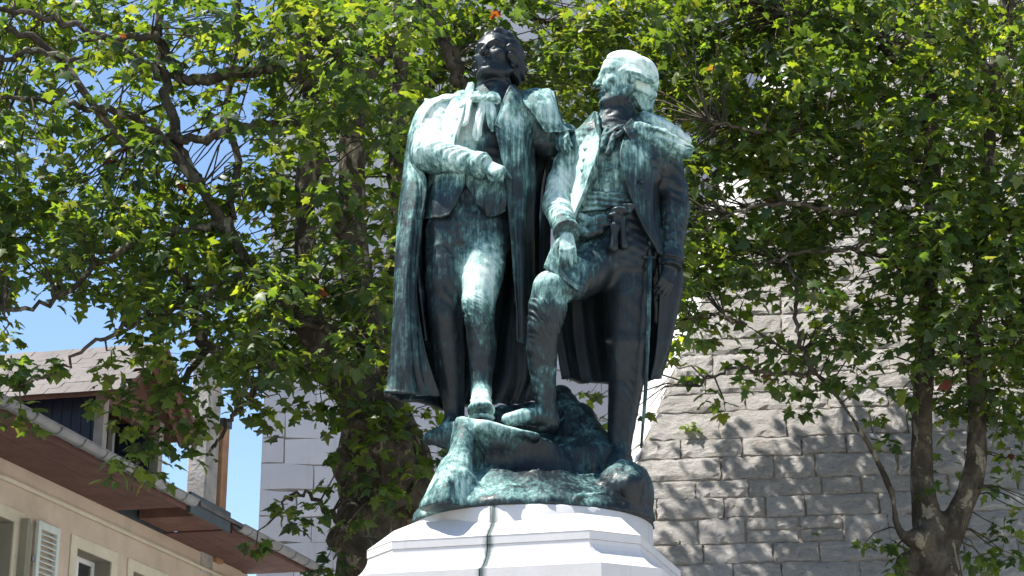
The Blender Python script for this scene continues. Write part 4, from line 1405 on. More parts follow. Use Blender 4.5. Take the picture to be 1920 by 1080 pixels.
sheet('coat_skirt', [[(1232, 428, .13), (1254, 428, .0), (1240, 428, -.22), (1160, 428, -.27), (1090, 428, -.20), (1070, 430, -.05)],
      [(1238, 520, .10), (1281, 520, -.02), (1240, 520, -.26), (1160, 520, -.32), (1088, 520, -.25), (1060, 520, -.14)],
      [(1236, 600, .06), (1268, 600, -.04), (1235, 600, -.28), (1160, 600, -.34), (1088, 600, -.30), (1044, 600, -.22)],
      [(1231, 660, .04), (1253, 660, -.06), (1228, 660, -.28), (1160, 665, -.35), (1092, 665, -.31), (1048, 660, -.24)],
      [(1221, 714, .02), (1232, 705, -.08), (1220, 712, -.28), (1160, 718, -.35), (1098, 718, -.31), (1056, 710, -.25)]],
      FB, 110, 80, .018, folds((.018, 5.3, .3, .3, .7), (.007, 11, .8, .6, .6)), .14, .006)
sheet('collar', [[(1080, 250, -.10), (1112, 250, .10), (1126, 262, .245)], [(1096, 232, -.08), (1116, 230, .13), (1124, 246, .25)], [(1112, 214, -.04), (1119, 210, .12), (1122, 232, .235)]],
      FB, 26, 18, .016, None, .28, .003)
sheet('collar', [[(1224, 262, -.08), (1206, 268, .16), (1180, 262, .265)], [(1218, 240, -.08), (1202, 244, .19), (1174, 250, .28)], [(1207, 216, -.06), (1190, 218, .12), (1168, 240, .25)]],
      FB, 26, 18, .016, None, .12, .004)
# short cape rolled over the far shoulder
fr = Field(W(1180, 325, .38), W(1325, 195, -.25), .0060)
rd = lambda X, Y, Z: .007 * wave_noise(X, Y, Z, .07, 81) + .004 * wave_noise(X, Y, Z, .03, 82)
for pts, r in [([(1196, 240, .19), (1240, 254, .19), (1288, 284, .14)], [12, 14, 15]), ([(1206, 226, .08), (1246, 240, .07), (1282, 264, .04)], [17, 17, 14]),
               ([(1206, 222, -.08), (1236, 236, -.10)], [16, 18]), ([(1192, 246, .21), (1224, 268, .19), (1262, 292, .10)], [8, 9, 8])]:
    fr.limb([W(*p) for p in pts], [q * M for q in r], .025, disp=rd)
fr.limb([W(1284, 281, .15), W(1310, 294, .14)], [9 * M, 12 * M], .008, sub=True)
fr.limb([W(1222, 246, .24), W(1306, 276, .18)], [5 * M, 5 * M], .02, sub=True)
cast_field('shoulder_cape', fr, FB, .30)
del fr

# sash, knot and tassel
fs = Field(W(1065, 480, .45), W(1235, 365, -.3), .0058)
sash = lambda X, Y, Z: .007 * np.sin((Z + .10 * X) * 130 + 2 * wave_noise(X, Y, Z, .25, 91))
fs.stack(px_levels([(1146, 378, .03, 74, 54), (1146, 390, .03, 78, 58), (1147, 404, .03, 78, 58), (1148, 412, .03, 76, 56)]), .01, 2.2, sash)
fs.limb([W(1182, 390, .26), W(1160, 396, .285), W(1150, 404, .285)], [9 * M, 11 * M, 10 * M], .015, disp=sash)
fs.limb([W(1186, 388, .25), W(1200, 382, .24)], [5 * M, 4 * M], .01)
fs.limb([W(1156, 404, .285), W(1153, 425, .29)], [7 * M, 6 * M], .006)
fs.limb([W(1153, 424, .29), W(1152, 440, .29), W(1150, 464, .285)], [9 * M, 7 * M, 9 * M], .004, disp=lambda X, Y, Z: .003 * np.sin(X * 420))
fs.limb([W(1166, 408, .28), W(1168, 436, .27), W(1170, 460, .25)], [6 * M, 6 * M, 9 * M], .006)
for pts, r in [([(1088, 408, .22), (1108, 416, .25), (1130, 410, .26)], 9), ([(1082, 432, .20), (1100, 440, .25), (1124, 432, .25)], 10), ([(1092, 424, .22), (1120, 424, .26), (1140, 418, .26)], 8)]:
    fs.limb([W(*p) for p in pts], r * M, .012, disp=lambda X, Y, Z: .004 * wave_noise(X, Y, Z, .05, 92))
cast_field('sash', fs, FB, .16)
del fs

for b in [(1141, 297, .262, 5), (1140, 317, .27, 5), (1139, 337, .272, 5), (1138, 357, .262, 5)]: button(*b, FB)
for b in [(1092, 318, .262, 4.5), (1094, 298, .252, 4.5), (1097, 278, .232, 4.5), (1203, 340, .26, 5), (1214, 380, .235, 5)]: button(*b, FB, (-.3, -.85, .2))

# note book under his hand
bk = MB()
def slab(c4, off, th):
    q = [W(*p) for p in c4]
    n = np.cross(q[1] - q[0], q[3] - q[0]); n /= np.linalg.norm(n)
    if n[1] > 0: n = -n
    return [p + n * off for p in q], [p + n * (off - th) for p in q]
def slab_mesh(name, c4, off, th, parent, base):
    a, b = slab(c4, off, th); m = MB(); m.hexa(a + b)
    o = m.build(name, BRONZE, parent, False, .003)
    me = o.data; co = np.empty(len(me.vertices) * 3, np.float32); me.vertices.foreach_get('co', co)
    at = me.attributes.new('patina_and_light', 'FLOAT', 'POINT'); at.data.foreach_set('value', patina_and_light(co.reshape(-1, 3), base))
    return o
book4 = [(1037, 455, .45), (1020, 497, .50), (1089, 549, .53), (1113, 495, .47)]
ins4 = [(1040, 458, .45), (1024, 497, .50), (1088, 544, .53), (1108, 495, .47)]
BK = slab_mesh('book', book4, .000, .010, FB, .24)
slab_mesh('pages', ins4, -.012, .016, FB, .30)
slab_mesh('book', book4, -.030, .010, FB, .20)

# sword hanging at his side
sw = MB()
sw.tube([W(1218, 482, .19), W(1216, 600, .17), W(1210, 740, .13), W(1202, 840, .10)], [4.6 * M, 4.2 * M, 3.6 * M, 2.2 * M], 8)
o = sw.build('sword', BRONZE, FB, True); o.data.attributes.new('patina_and_light', 'FLOAT', 'POINT').data.foreach_set('value', np.full(len(o.data.vertices), .36, np.float32))
hl = MB()
hl.tube([W(1217, 484, .17), W(1219, 462, .175)], [3.5 * M, 3.5 * M], 8)
hl.tube([W(1219, 462, .175), W(1219, 457, .176), W(1219, 452, .176)], [3 * M, 6 * M, 2 * M], 8)
hl.tube([W(1206, 483, .19), W(1217, 481, .18), W(1229, 484, .15)], [2.5 * M, 3.5 * M, 2.5 * M], 8)
hl.tube([W(1228, 483, .15), W(1231, 470, .17), W(1221, 458, .176)], [1.8 * M] * 3, 6)
o = hl.build('sword_hilt', BRONZE, FB, True); o.data.attributes.new('patina_and_light', 'FLOAT', 'POINT').data.foreach_set('value', np.full(len(o.data.vertices), .25, np.float32))

# =================================================================== cast rock
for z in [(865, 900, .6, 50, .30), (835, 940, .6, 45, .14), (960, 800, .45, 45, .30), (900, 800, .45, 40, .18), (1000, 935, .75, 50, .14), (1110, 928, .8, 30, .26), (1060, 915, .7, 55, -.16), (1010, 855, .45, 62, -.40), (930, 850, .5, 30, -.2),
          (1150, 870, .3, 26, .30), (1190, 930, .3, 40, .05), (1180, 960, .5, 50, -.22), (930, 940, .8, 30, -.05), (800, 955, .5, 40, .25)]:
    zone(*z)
fq = Field(W(765, 1005, 1.0) + [0, -.02, -.15], W(1235, 715, -.95) + [0, .05, .05], .0095)
rk0 = lambda X, Y, Z: .014 * np.abs(wave_noise(X, Y, Z * .25, .20, 105)) - .007 + .004 * np.abs(wave_noise(X, Y, Z * .2, .07, 106))
rk = lambda X, Y, Z: rk0(X, Y, Z) + (.026 * wave_noise(X, Y, Z * .6, .30, 101) + .006 * wave_noise(X, Y, Z * .35, .10, 102)) + .002 * wave_noise(X, Y, Z, .04, 103)
cx, cz = W(997, 950)[0], RIM_Z
zz = lambda py: W(985, py)[2]
lv = [(cx, S0, RIM_Z - .02, .84, .83), (cx - .005, S0, RIM_Z + .04, .83, .82), (cx - .01, S0, RIM_Z + .10, .77, .76), (cx - .03, S0, RIM_Z + .18, .68, .66), (cx - .06, S0 + .02, RIM_Z + .28, .58, .56)]
fq.stack(lv, .05, 2.1, rk)
zt = W(945, 800, .42)[2]
up = [(cx - .10, S0 + .02, RIM_Z + .02, .66, .66), (cx - .12, S0 + .04, RIM_Z + .22, .52, .50), (cx - .14, S0 + .03, RIM_Z + .42, .46, .42), (cx - .16, S0, zt - .12, .42, .43), (cx - .17, S0 - .02, zt + .15, .40, .47)]
fq.stack(up, .10, 2.4, rk)
fq.limb([W(815, 822, .12), W(860, 815, .15), W(880, 840, .2)], [15 * M, 22 * M, 40 * M], .06, disp=rk)
fq.limb([W(872, 800, .40), W(862, 850, .50), W(850, 905, .60), W(830, 955, .66)], [14 * M, 22 * M, 34 * M, 40 * M], .08, disp=rk)      # ridge running down
fq.limb([W(905, 800, .44), W(960, 806, .44), W(1006, 818, .42)], [12 * M, 12 * M, 10 * M], .03, disp=rk)
# flat top under the feet, dipping to the right
pa, pb = W(870, 780, .42), W(1014, 815, .42)
pn = np.cross(pb - pa, (0, 1, 0)); pn /= np.linalg.norm(pn)
if pn[2] < 0: pn = -pn
pk = float(np.dot(pn, pa))
fq.add(lambda X, Y, Z: np.float32(pk) + .004 * wave_noise(X, Y, Z, .12, 108) - (X * np.float32(pn[0]) + Y * np.float32(pn[1]) + Z * np.float32(pn[2])), W(800, 900, .9) * [1, 1, 0] + [-.2, 0, zt - .3], W(1110, 700, -.9) + [.2, .1, .3], .02, True)
fq.limb([W(1054, 742, -.30), W(1068, 800, -.26), W(1085, 880, -.20)], [20 * M, 50 * M, 96 * M], .06, disp=rk)  # crag behind the boot
fq.limb([W(872, 815, -.22), W(950, 800, -.28), W(1040, 785, -.30)], [30 * M, 36 * M, 34 * M], .06, disp=rk)
fq.ell(W(1168, 930, .22), (.20, .40, .22), .08, disp=rk)
fq.limb([W(1088, 930, .80), W(1128, 925, .74)], [8 * M, 9 * M], .04, disp=rk)
fq.add(lambda X, Y, Z: Z - np.float32(RIM_Z - .004) + 0 * X + 0 * Y, (-9, 0, RIM_Z - 1), (9, 99, RIM_Z - .004), 0, True)
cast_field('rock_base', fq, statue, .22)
del fq
# =================================================================== TREES
def bark_mat():
    t = NT('plane_bark'); c = t.world()
    n1 = t.noise(t.world((1, 1, .6)), 5.0, 5, .6, .8); n2 = t.noise(c, 30.0, 4, .65); n3 = t.noise(t.world((1, 1, .5)), 9.0, 4, .6, .5)
    a = t.ramp(n1, [(.30, (0.024, 0.019, 0.013)), (.47, (0.042, 0.034, 0.024)), (.53, (0.066, 0.055, 0.038)), (.70, (0.090, 0.076, 0.053))])
    a = t.mix(t.ramp(n3, [(.57, 0.), (.61, .85)]), a, (0.20, 0.178, 0.125))          # pale plates where bark has peeled
    a = t.mix(t.ramp(n2, [(.45, 0.), (.75, .6)]), a, (0.022, 0.018, 0.013))
    h = t.math('ADD', n1, t.math('MULTIPLY', n2, .5))
    return t.pbr(a, .9, 0, .2, t.bump(h, .7, .03))


def leaf_mat():
    t = NT('plane_leaf')
    tint = t.n('Attribute', attribute_name='tint').outputs['Color']
    col = tint
    p = t.n('BsdfPrincipled', {'Base Color': col, 'Roughness': .45, 'Specular IOR Level': .42})
    tr = t.n('BsdfTranslucent', {'Color': t.mix(1.0, col, (4.2, 3.5, .75), 'MULTIPLY')})
    mx = t.n('MixShader', {0: .50, 1: p.outputs[0], 2: tr.outputs[0]})
    t.t.links.new(mx.outputs[0], t.out.inputs['Surface'])
    return t.m


BARK = bark_mat(); LEAF = leaf_mat()

# ---- one leaf: five pointed lobes, folded along the midrib, with its stalk
_half = [(.05, .0), (.20, -.10), (.46, -.02), (.34, .14), (.62, .40), (.50, .46), (.30, .46), (.22, .66), (.0, 1.0)]
_out = _half + [(-x, y) for x, y in _half[-2::-1]]
LV = np.array([(0, .26, 0)] + [(x, y, 0) for x, y in _out])
LV[:, 2] = -.16 * np.abs(LV[:, 0]) - .22 * np.clip(LV[:, 1], 0, None) ** 2
LV[0, 2] += .03
nO = len(_out)
LF = np.array([(0, 1 + i, 1 + (i + 1) % nO) for i in range(nO)])
# stalk: a thin triangle strip
LV = np.vstack([LV, [(-.012, -.02, .0), (.012, -.02, .0), (.010, -.52, .14), (-.010, -.52, .14)]])
LF = np.vstack([LF, [(nO + 1, nO + 2, nO + 3), (nO + 1, nO + 3, nO + 4)]])
LV2 = LV.copy(); LV2[:, 2] += .12 * np.sin(LV[:, 0] * 5) + .06 * LV[:, 1]
LV3 = LV.copy(); LV3[:, 0] *= .8; LV3[:, 2] -= .35 * np.abs(LV[:, 0]) ** 1.2
SHAPES = [LV, LV2, LV3]

TINTS = np.array([(0.026, 0.052, 0.018), (0.034, 0.066, 0.020), (0.048, 0.085, 0.022), (0.066, 0.105, 0.026), (0.048, 0.068, 0.034), (0.088, 0.125, 0.030), (0.075, 0.095, 0.050)])
TP = np.array([.20, .24, .22, .14, .10, .07, .03]); TP /= TP.sum()
RED = np.array((0.085, 0.026, 0.016)); BROWN = np.array((0.085, 0.055, 0.028))


class Tree:
    def __init__(s, name, label, base, seed):
        s.root = empty(name, tuple(base)); tag(s.root, label, 'tree', 'plane trees behind the statue')
        s.r = np.random.RandomState(seed)
        s.wood = []           # skeleton points for twigs to start from
        s.tubes = MB()
        s.lp = []; s.lq = []; s.ls = []; s.lt = []; s.lk = []

    def limb_pts(s, ctrl, n=None):
        """ctrl: (px, py, Y, radius px) -> world points and radii along a smooth line"""
        w = np.array([np.r_[P(a, b, c), d * c / 17.0 / 207.0] for a, b, c, d in ctrl])
        n = n or max(8, len(ctrl) * 6)
        w = crom(w, n)
        s.wood += [p[:3] for p in w]
        return w

    def branch(s, ctrl, wob=.02):
        w = s.limb_pts(ctrl)
        j = s.r.normal(size=(len(w), 3)) * wob; j[0] = 0
        w[:, :3] += j
        s.tubes.tube([p[:3] for p in w], [max(.006, p[3]) for p in w], 8)
        return w

    def cluster(s, c, n, rad, size=.119, red=.0015):
        """a leafy shoot: leaves hung round a centre"""
        r = s.r
        d = r.normal(size=(n, 3)); d /= np.linalg.norm(d, axis=1)[:, None]
        p = np.asarray(c) + d * rad * r.uniform(.25, 1.0, (n, 1)) ** .6 * np.array((1, 1, .75))
        # blades hang outwards: normal mostly up, leaning out
        up = np.array((0, 0, 1.0)) + .55 * d + r.normal(size=(n, 3)) * .42
        up /= np.linalg.norm(up, axis=1)[:, None]
        ax = d * np.array((1, 1, .2)) + r.normal(size=(n, 3)) * .5 + np.array((0, 0, -.55))
        ax -= up * (ax * up).sum(1)[:, None]; ax /= np.linalg.norm(ax, axis=1)[:, None] + 1e-9
        xx = np.cross(ax, up)
        q = np.stack([xx, ax, up], 2)               # columns
        s.lp.append(p); s.lq.append(q); s.ls.append(size * r.uniform(.62, 1.22, n))
        hue = r.uniform(-.12, .16)                    # every shoot has its own tone
        t = TINTS[r.choice(len(TINTS), n, p=TP)] * r.uniform(.8, 1.25, (n, 1)) * r.uniform(.78, 1.3) * np.array((1 + hue * 1.6, 1 + hue, 1 - hue))
        m = r.uniform(size=n)
        t[m < red] = RED * r.uniform(.7, 1.2); t[(m >= red) & (m < red * 1.8)] = BROWN
        s.lt.append(t); s.lk.append(r.choice(3, n))
        # its twig
        wd = s.wood_arr
        k = np.argmin(((wd - c) ** 2).sum(1))
        a = wd[k]; v = np.asarray(c) - a; L = np.linalg.norm(v)
        if L > 2.2: a = np.asarray(c) - v / L * 2.2; L = 2.2
        if L > .25:
            mid = [a + (np.asarray(c) - a) * f + np.array((0, 0, .12 * L * math.sin(f * 3.14))) + r.normal(size=3) * .03 for f in (.33, .66)]
            s.tubes.tube([a] + mid + [np.asarray(c)], [.010, .008, .006, .003], 4, False)
        for q in r.choice(n, min(1, n), replace=False):
            s.tubes.tube([np.asarray(c), p[q]], [.004, .002], 3, False)

    def finish(s, fld):
        v, f = fld.mesh()
        mesh_np('trunk', relax(v, f, 2, .5), f, BARK, s.root, True)
        s.tubes.build('branches', BARK, s.root, True)
        p = np.concatenate(s.lp); q = np.concatenate(s.lq); z = np.concatenate(s.ls); t = np.concatenate(s.lt); k = np.concatenate(s.lk)
        # the 300 leaves that show largest in the picture become objects of their own
        zz = p[:, 1] * _cp + (p[:, 2] - CAMZ) * _sp
        u = 960 + FPX * p[:, 0] / zz; w = 540 - FPX * (-p[:, 1] * _sp + (p[:, 2] - CAMZ) * _cp) / zz
        view = p - np.array((0, 0, CAMZ)); view /= np.linalg.norm(view, axis=1)[:, None]
        face = np.abs((q[:, :, 2] * view).sum(1))
        inside = (u > 8) & (u < 1912) & (w > 8) & (w < 1072)
        cell = (np.floor(u / 22).astype(int) + 1000 * np.floor(w / 22).astype(int))
        order = np.argsort(zz); seen = set(); front = np.zeros(len(p), bool)
        for i in order:
            if inside[i] and cell[i] not in seen:
                seen.add(cell[i]); front[i] = True
        score = np.where(front, z / zz * (.25 + face), -1)
        best = np.argsort(-score)[:300]
        best = best[score[best] > 0]
        rest = np.ones(len(p), bool); rest[best] = False
        variants = {}
        for i in best:
            ti = int(np.argmin(((TINTS - t[i]) ** 2).sum(1)))
            key = (int(k[i]), ti if t[i][1] > t[i][0] else 99)
            if key not in variants:
                col = RED if key[1] == 99 else TINTS[key[1]]
                me = bpy.data.meshes.new('leaf')
                me.from_pydata([tuple(map(float, a)) for a in SHAPES[key[0]]], [], [tuple(map(int, a)) for a in LF]); me.update()
                me.polygons.foreach_set('use_smooth', np.ones(len(me.polygons), bool))
                at = me.attributes.new('tint', 'FLOAT_COLOR', 'POINT')
                at.data.foreach_set('color', np.tile(np.r_[col, 1.0], len(SHAPES[0])).astype(np.float32))
                me.materials.append(LEAF); variants[key] = me
            link_mesh('leaf', variants[key], tuple(p[i]), Matrix(q[i].tolist()).to_quaternion(), (z[i],) * 3, s.root)
        p, q, z, t, k = p[rest], q[rest], z[rest], t[rest], k[rest]
        nv = len(LV)
        base = np.stack(SHAPES)[k]                                   # n, nv, 3
        vs = np.einsum('nij,nvj->nvi', q, base) * z[:, None, None] + p[:, None, :]
        fs = (np.arange(len(p))[:, None, None] * nv + LF[None]).reshape(-1, 3)
        o = mesh_np('crown', vs.reshape(-1, 3), fs, LEAF, s.root, True, {'tint': np.repeat(t, nv, 0)})
        o['kind'] = 'stuff'
        print('leaves', len(z), 'single', len(best))


def in_hole(holes, x, y, r):
    for hx, hy, rx, ry, st in holes:
        e = ((x - hx) / rx) ** 2 + ((y - hy) / ry) ** 2
        if e < 1 and r.uniform() < st: return True
    return False


def trunk_field(lo, hi, limbs, knobs, h=.024):
    fd = Field(lo, hi, h)
    dp = lambda X, Y, Z: .012 * wave_noise(X, Y, Z * .5, .22, 201) + .006 * wave_noise(X, Y, Z, .08, 202)
    for w in limbs: fd.limb([p[:3] for p in w], [p[3] for p in w], .10, disp=dp)
    for (c, r) in knobs: fd.ell(c, r, .10, disp=dp)
    return fd


def skirt(tr, n, xr, yr, Yr, holes, dens, nl=(15, 28), rad=(.18, .40), sort=None, size=.119, red=.0015):
    """n shoots spread through the crown; dens(x, y) thins them"""
    tr.wood_arr = np.array(tr.wood)
    made = tries = 0
    while made < n and tries < n * 12:
        tries += 1
        x = tr.r.uniform(*xr); y = tr.r.uniform(*yr); Y = tr.r.uniform(*Yr)
        if tr.r.uniform() > dens(x, y) or in_hole(holes, x, y, tr.r): continue
        c = P(x, y, Y)
        if c[2] < 2.5: continue
        wy = 21.0 + BY * (c[2] - C0[2]) * .9
        if c[1] > wy - .35 and c[0] > bcorner(c[2])[0] - .5: continue       # not inside the wall
        tr.cluster(c, tr.r.randint(*nl), tr.r.uniform(*rad), size, red); made += 1


# ------------------------------------------------------------------ plane tree behind the statue, on the left
TL = Tree('plane_tree', 'large knobbly plane tree behind the left of the statue, limbs spreading left', P(700, 1080, 17) * [1, 1, 0], 11)
trunkL = [TL.limb_pts([(700, 1500, 17.0, 84), (695, 1250, 17.0, 76), (692, 1080, 17.0, 62), (690, 960, 17.0, 52), (684, 860, 17.0, 52), (702, 770, 17.0, 46)]),
          TL.limb_pts([(745, 1150, 17.1, 52), (765, 1000, 17.1, 50), (768, 880, 17.1, 46), (735, 790, 17.1, 42)]),
          TL.limb_pts([(700, 780, 17.0, 56), (712, 690, 17.0, 46), (700, 620, 17.05, 36), (672, 540, 17.1, 30), (662, 430, 17.2, 28), (660, 300, 17.3, 26), (664, 180, 17.4, 24), (668, 60, 17.5, 22), (690, -120, 17.6, 19), (700, -360, 17.7, 15)]),
          TL.limb_pts([(664, 190, 17.4, 22), (700, 120, 17.5, 20), (745, 60, 17.7, 17), (790, -30, 17.9, 15), (830, -200, 18.1, 12)]),
          TL.limb_pts([(664, 170, 17.4, 18), (625, 100, 17.2, 16), (590, 20, 17.0, 15), (560, -120, 16.8, 12)]),
          TL.limb_pts([(745, 330, 17.9, 18), (748, 200, 17.9, 18), (752, 90, 17.9, 16), (748, -60, 17.9, 14), (745, -250, 17.9, 12)]),
          TL.limb_pts([(712, 700, 17.2, 36), (735, 580, 17.6, 24), (745, 450, 17.8, 20), (746, 330, 17.9, 18)]),
          TL.limb_pts([(690, 760, 16.9, 48), (640, 705, 16.8, 36), (600, 650, 16.7, 28), (580, 560, 16.7, 23), (572, 440, 16.8, 21), (575, 320, 16.9, 20), (585, 210, 16.9, 18), (570, 90, 16.9, 16), (560, -60, 16.9, 14), (550, -260, 16.9, 11)]),
          TL.limb_pts([(655, 480, 17.1, 16), (628, 390, 17.0, 15), (608, 310, 16.9, 13), (585, 240, 16.8, 11)]),
          TL.limb_pts([(600, 660, 16.7, 21), (540, 575, 16.4, 16), (470, 500, 16.2, 14), (420, 420, 16.1, 13), (375, 350, 16.0, 12), (330, 290, 16.0, 11), (300, 250, 15.9, 9)]),
          TL.limb_pts([(640, 710, 16.8, 26), (570, 690, 16.5, 17), (500, 682, 16.3, 14), (430, 670, 16.2, 13), (380, 645, 16.1, 12)])]
knobs = [(P(646, 870, 16.75), (.11, .14, .20)), (P(740, 900, 16.7), (.15, .16, .26)), (P(662, 965, 16.7), (.15, .16, .15)), (P(786, 930, 16.9), (.14, .16, .28)), (P(646, 1012, 16.75), (.16, .18, .13)),
         (P(715, 830, 16.6), (.12, .14, .20)), (P(760, 860, 16.65), (.10, .12, .24)), (P(684, 1045, 16.7), (.18, .16, .16)), (P(672, 800, 16.6), (.09, .20, .07))]
ALL = np.concatenate(trunkL)[:, :3]
fl_ = trunk_field(ALL.min(0) - .5, ALL.max(0) + .3, trunkL, knobs, .027)
# hollow between the two boles
fl_.limb([P(693, 930, 16.62), P(690, 870, 16.6)], [.07, .06], .05, sub=True)
for b in [[(380, 345, 16.0, 14), (345, 300, 16.1, 12), (318, 200, 16.2, 11), (300, 80, 16.2, 9), (290, -60, 16.2, 7)],
          [(575, 150, 16.9, 14), (500, 135, 16.6, 12), (420, 140, 16.4, 12), (350, 152, 16.3, 11), (325, 120, 16.2, 10), (300, 75, 16.1, 9), (250, 70, 16, 7), (170, 75, 15.9, 6)],
          [(590, 232, 16.8, 11), (520, 232, 16.5, 10), (440, 240, 16.3, 10), (370, 262, 16.1, 9), (318, 262, 16.0, 8)],
          [(300, 250, 15.9, 10), (230, 215, 15.7, 8), (170, 200, 15.6, 7), (90, 190, 15.4, 5), (-40, 180, 15.2, 4)],
          [(318, 150, 16.2, 8), (230, 90, 16, 8), (130, 45, 15.8, 7), (60, 28, 15.7, 6), (-60, 5, 15.5, 4)],
          [(330, 300, 16, 9), (230, 260, 15.8, 8), (90, 90, 15.6, 8), (0, 55, 15.5, 6), (-120, 20, 15.4, 4)],
          [(150, 115, 15.6, 6), (70, 95, 15.5, 6), (0, 110, 15.4, 5), (-70, 130, 15.3, 3)],
          [(420, 420, 16.1, 10), (330, 440, 15.8, 8), (220, 470, 15.5, 7), (110, 560, 15.3, 5), (0, 585, 15.1, 4)],
          [(470, 500, 16.2, 9), (380, 560, 15.8, 8), (280, 600, 15.5, 6), (180, 640, 15.3, 4), (110, 690, 15.2, 3), (40, 722, 15.1, 2)],
          [(380, 645, 16.1, 11), (372, 600, 16.0, 9), (350, 540, 15.9, 8), (300, 470, 15.7, 6)],
          [(390, 655, 16.1, 8), (350, 700, 15.9, 6), (300, 760, 15.7, 5), (270, 840, 15.6, 3), (255, 900, 15.6, 2)],
          [(500, 682, 16.3, 8), (470, 740, 16.0, 6), (430, 790, 15.8, 4), (390, 850, 15.7, 3)],
          [(655, 650, 16.9, 9), (600, 610, 16.5, 7), (540, 600, 16.2, 6), (460, 585, 16.0, 4)],
          [(650, 1000, 16.6, 7), (590, 930, 16.3, 4), (545, 935, 16.2, 3), (510, 975, 16.1, 2)],
          [(430, 420, 16.1, 9), (440, 330, 16.4, 8), (430, 180, 16.7, 7), (445, 60, 16.9, 6), (450, -60, 17, 5)],
          [(860, 160, 18.1, 10), (835, 90, 18.0, 11), (810, 20, 17.9, 11), (780, -60, 17.9, 10)],
          [(870, 180, 18.2, 9), (850, 100, 18.2, 9), (790, 30, 18.0, 9)],
          [(830, -200, 18.1, 11), (900, -60, 18.8, 9), (1000, 30, 19.6, 7), (1090, 60, 20.2, 5)],
          [(745, 330, 17.9, 9), (800, 180, 18.6, 8), (900, 60, 19.4, 7), (1000, 100, 20.2, 5), (1080, 160, 20.6, 4)],
          [(748, -60, 17.9, 10), (860, -200, 19, 9), (1000, -150, 20, 7), (1150, -60, 20.6, 5)],
          [(665, 640, 17, 7), (590, 600, 16.6, 5), (560, 580, 16.5, 4)],
          [(712, 560, 17.4, 6), (690, 490, 17.2, 5), (640, 440, 17.0, 4)]]:
    TL.branch(b)
holesL = [(620, 400, 60, 140, .5), (720, 440, 44, 150, .55), (700, 200, 34, 80, .5), (640, 250, 30, 60, .5), (350, 115, 50, 38, .97), (425, 112, 70, 30, .97), (405, 180, 55, 24, .7), (405, 270, 80, 48, .97), (390, 325, 52, 46, .97), (500, 214, 36, 32, .95), (455, 300, 60, 30, .9), (90, 560, 70, 30, .6), (240, 330, 40, 20, .6), (200, 500, 40, 22, .6), (60, 240, 40, 20, .6), (140, 140, 40, 20, .6), (270, 160, 34, 20, .6), (540, 60, 40, 20, .5), (240, 30, 40, 18, .6), (335, 225, 26, 22, .8), (462, 285, 30, 16, .8),
          (25, 82, 28, 16, .8), (20, 395, 40, 18, .8), (115, 272, 30, 14, .7), (160, 400, 40, 14, .6), (55, 480, 55, 26, .8), (130, 640, 105, 52, .97), (215, 625, 60, 22, .8), (40, 660, 60, 40, .85),
          (330, 640, 60, 22, .75), (475, 470, 30, 26, .7), (430, 425, 26, 20, .6), (700, 110, 24, 40, .85), (610, 340, 26, 60, .7), (640, 480, 26, 60, .55), (700, 420, 30, 60, .4), (615, 580, 22, 45, .6), (690, 280, 20, 45, .5),
          (290, 430, 30, 18, .5), (520, 340, 24, 18, .5), (985, 25, 45, 20, .7), (1000, 60, 22, 22, .6), (545, 790, 70, 90, .92), (560, 900, 80, 90, .97), (455, 860, 32, 110, .96), (430, 740, 20, 40, .6)]


def densL(x, y):
    if y < -20: return .75 if x > -200 else .5
    if x > 1010: return max(0, .85 - max(0, y - 170) / 120)
    if x > 770: return max(0.0, .95 - max(0, y - 210) / 200)
    if y < 470: return .90
    low = np.interp(x, [-50, 60, 180, 300, 420, 520, 640, 780], [590, 590, 560, 640, 690, 720, 700, 640])
    return .85 if y < low else max(0, .5 - (y - low) / 110)


skirt(TL, 500, (-120, 790), (-20, 740), (15.0, 18.6), holesL, densL)
skirt(TL, 150, (700, 1230), (-20, 330), (18.2, 19.9), holesL, densL)
skirt(TL, 22, (640, 1180), (-150, 250), (20.0, 20.75), holesL, lambda x, y: .9, (16, 28), (.25, .5))
skirt(TL, 110, (-250, 1200), (-640, -20), (15.2, 20.4), [], densL, (12, 20), (.35, .6))
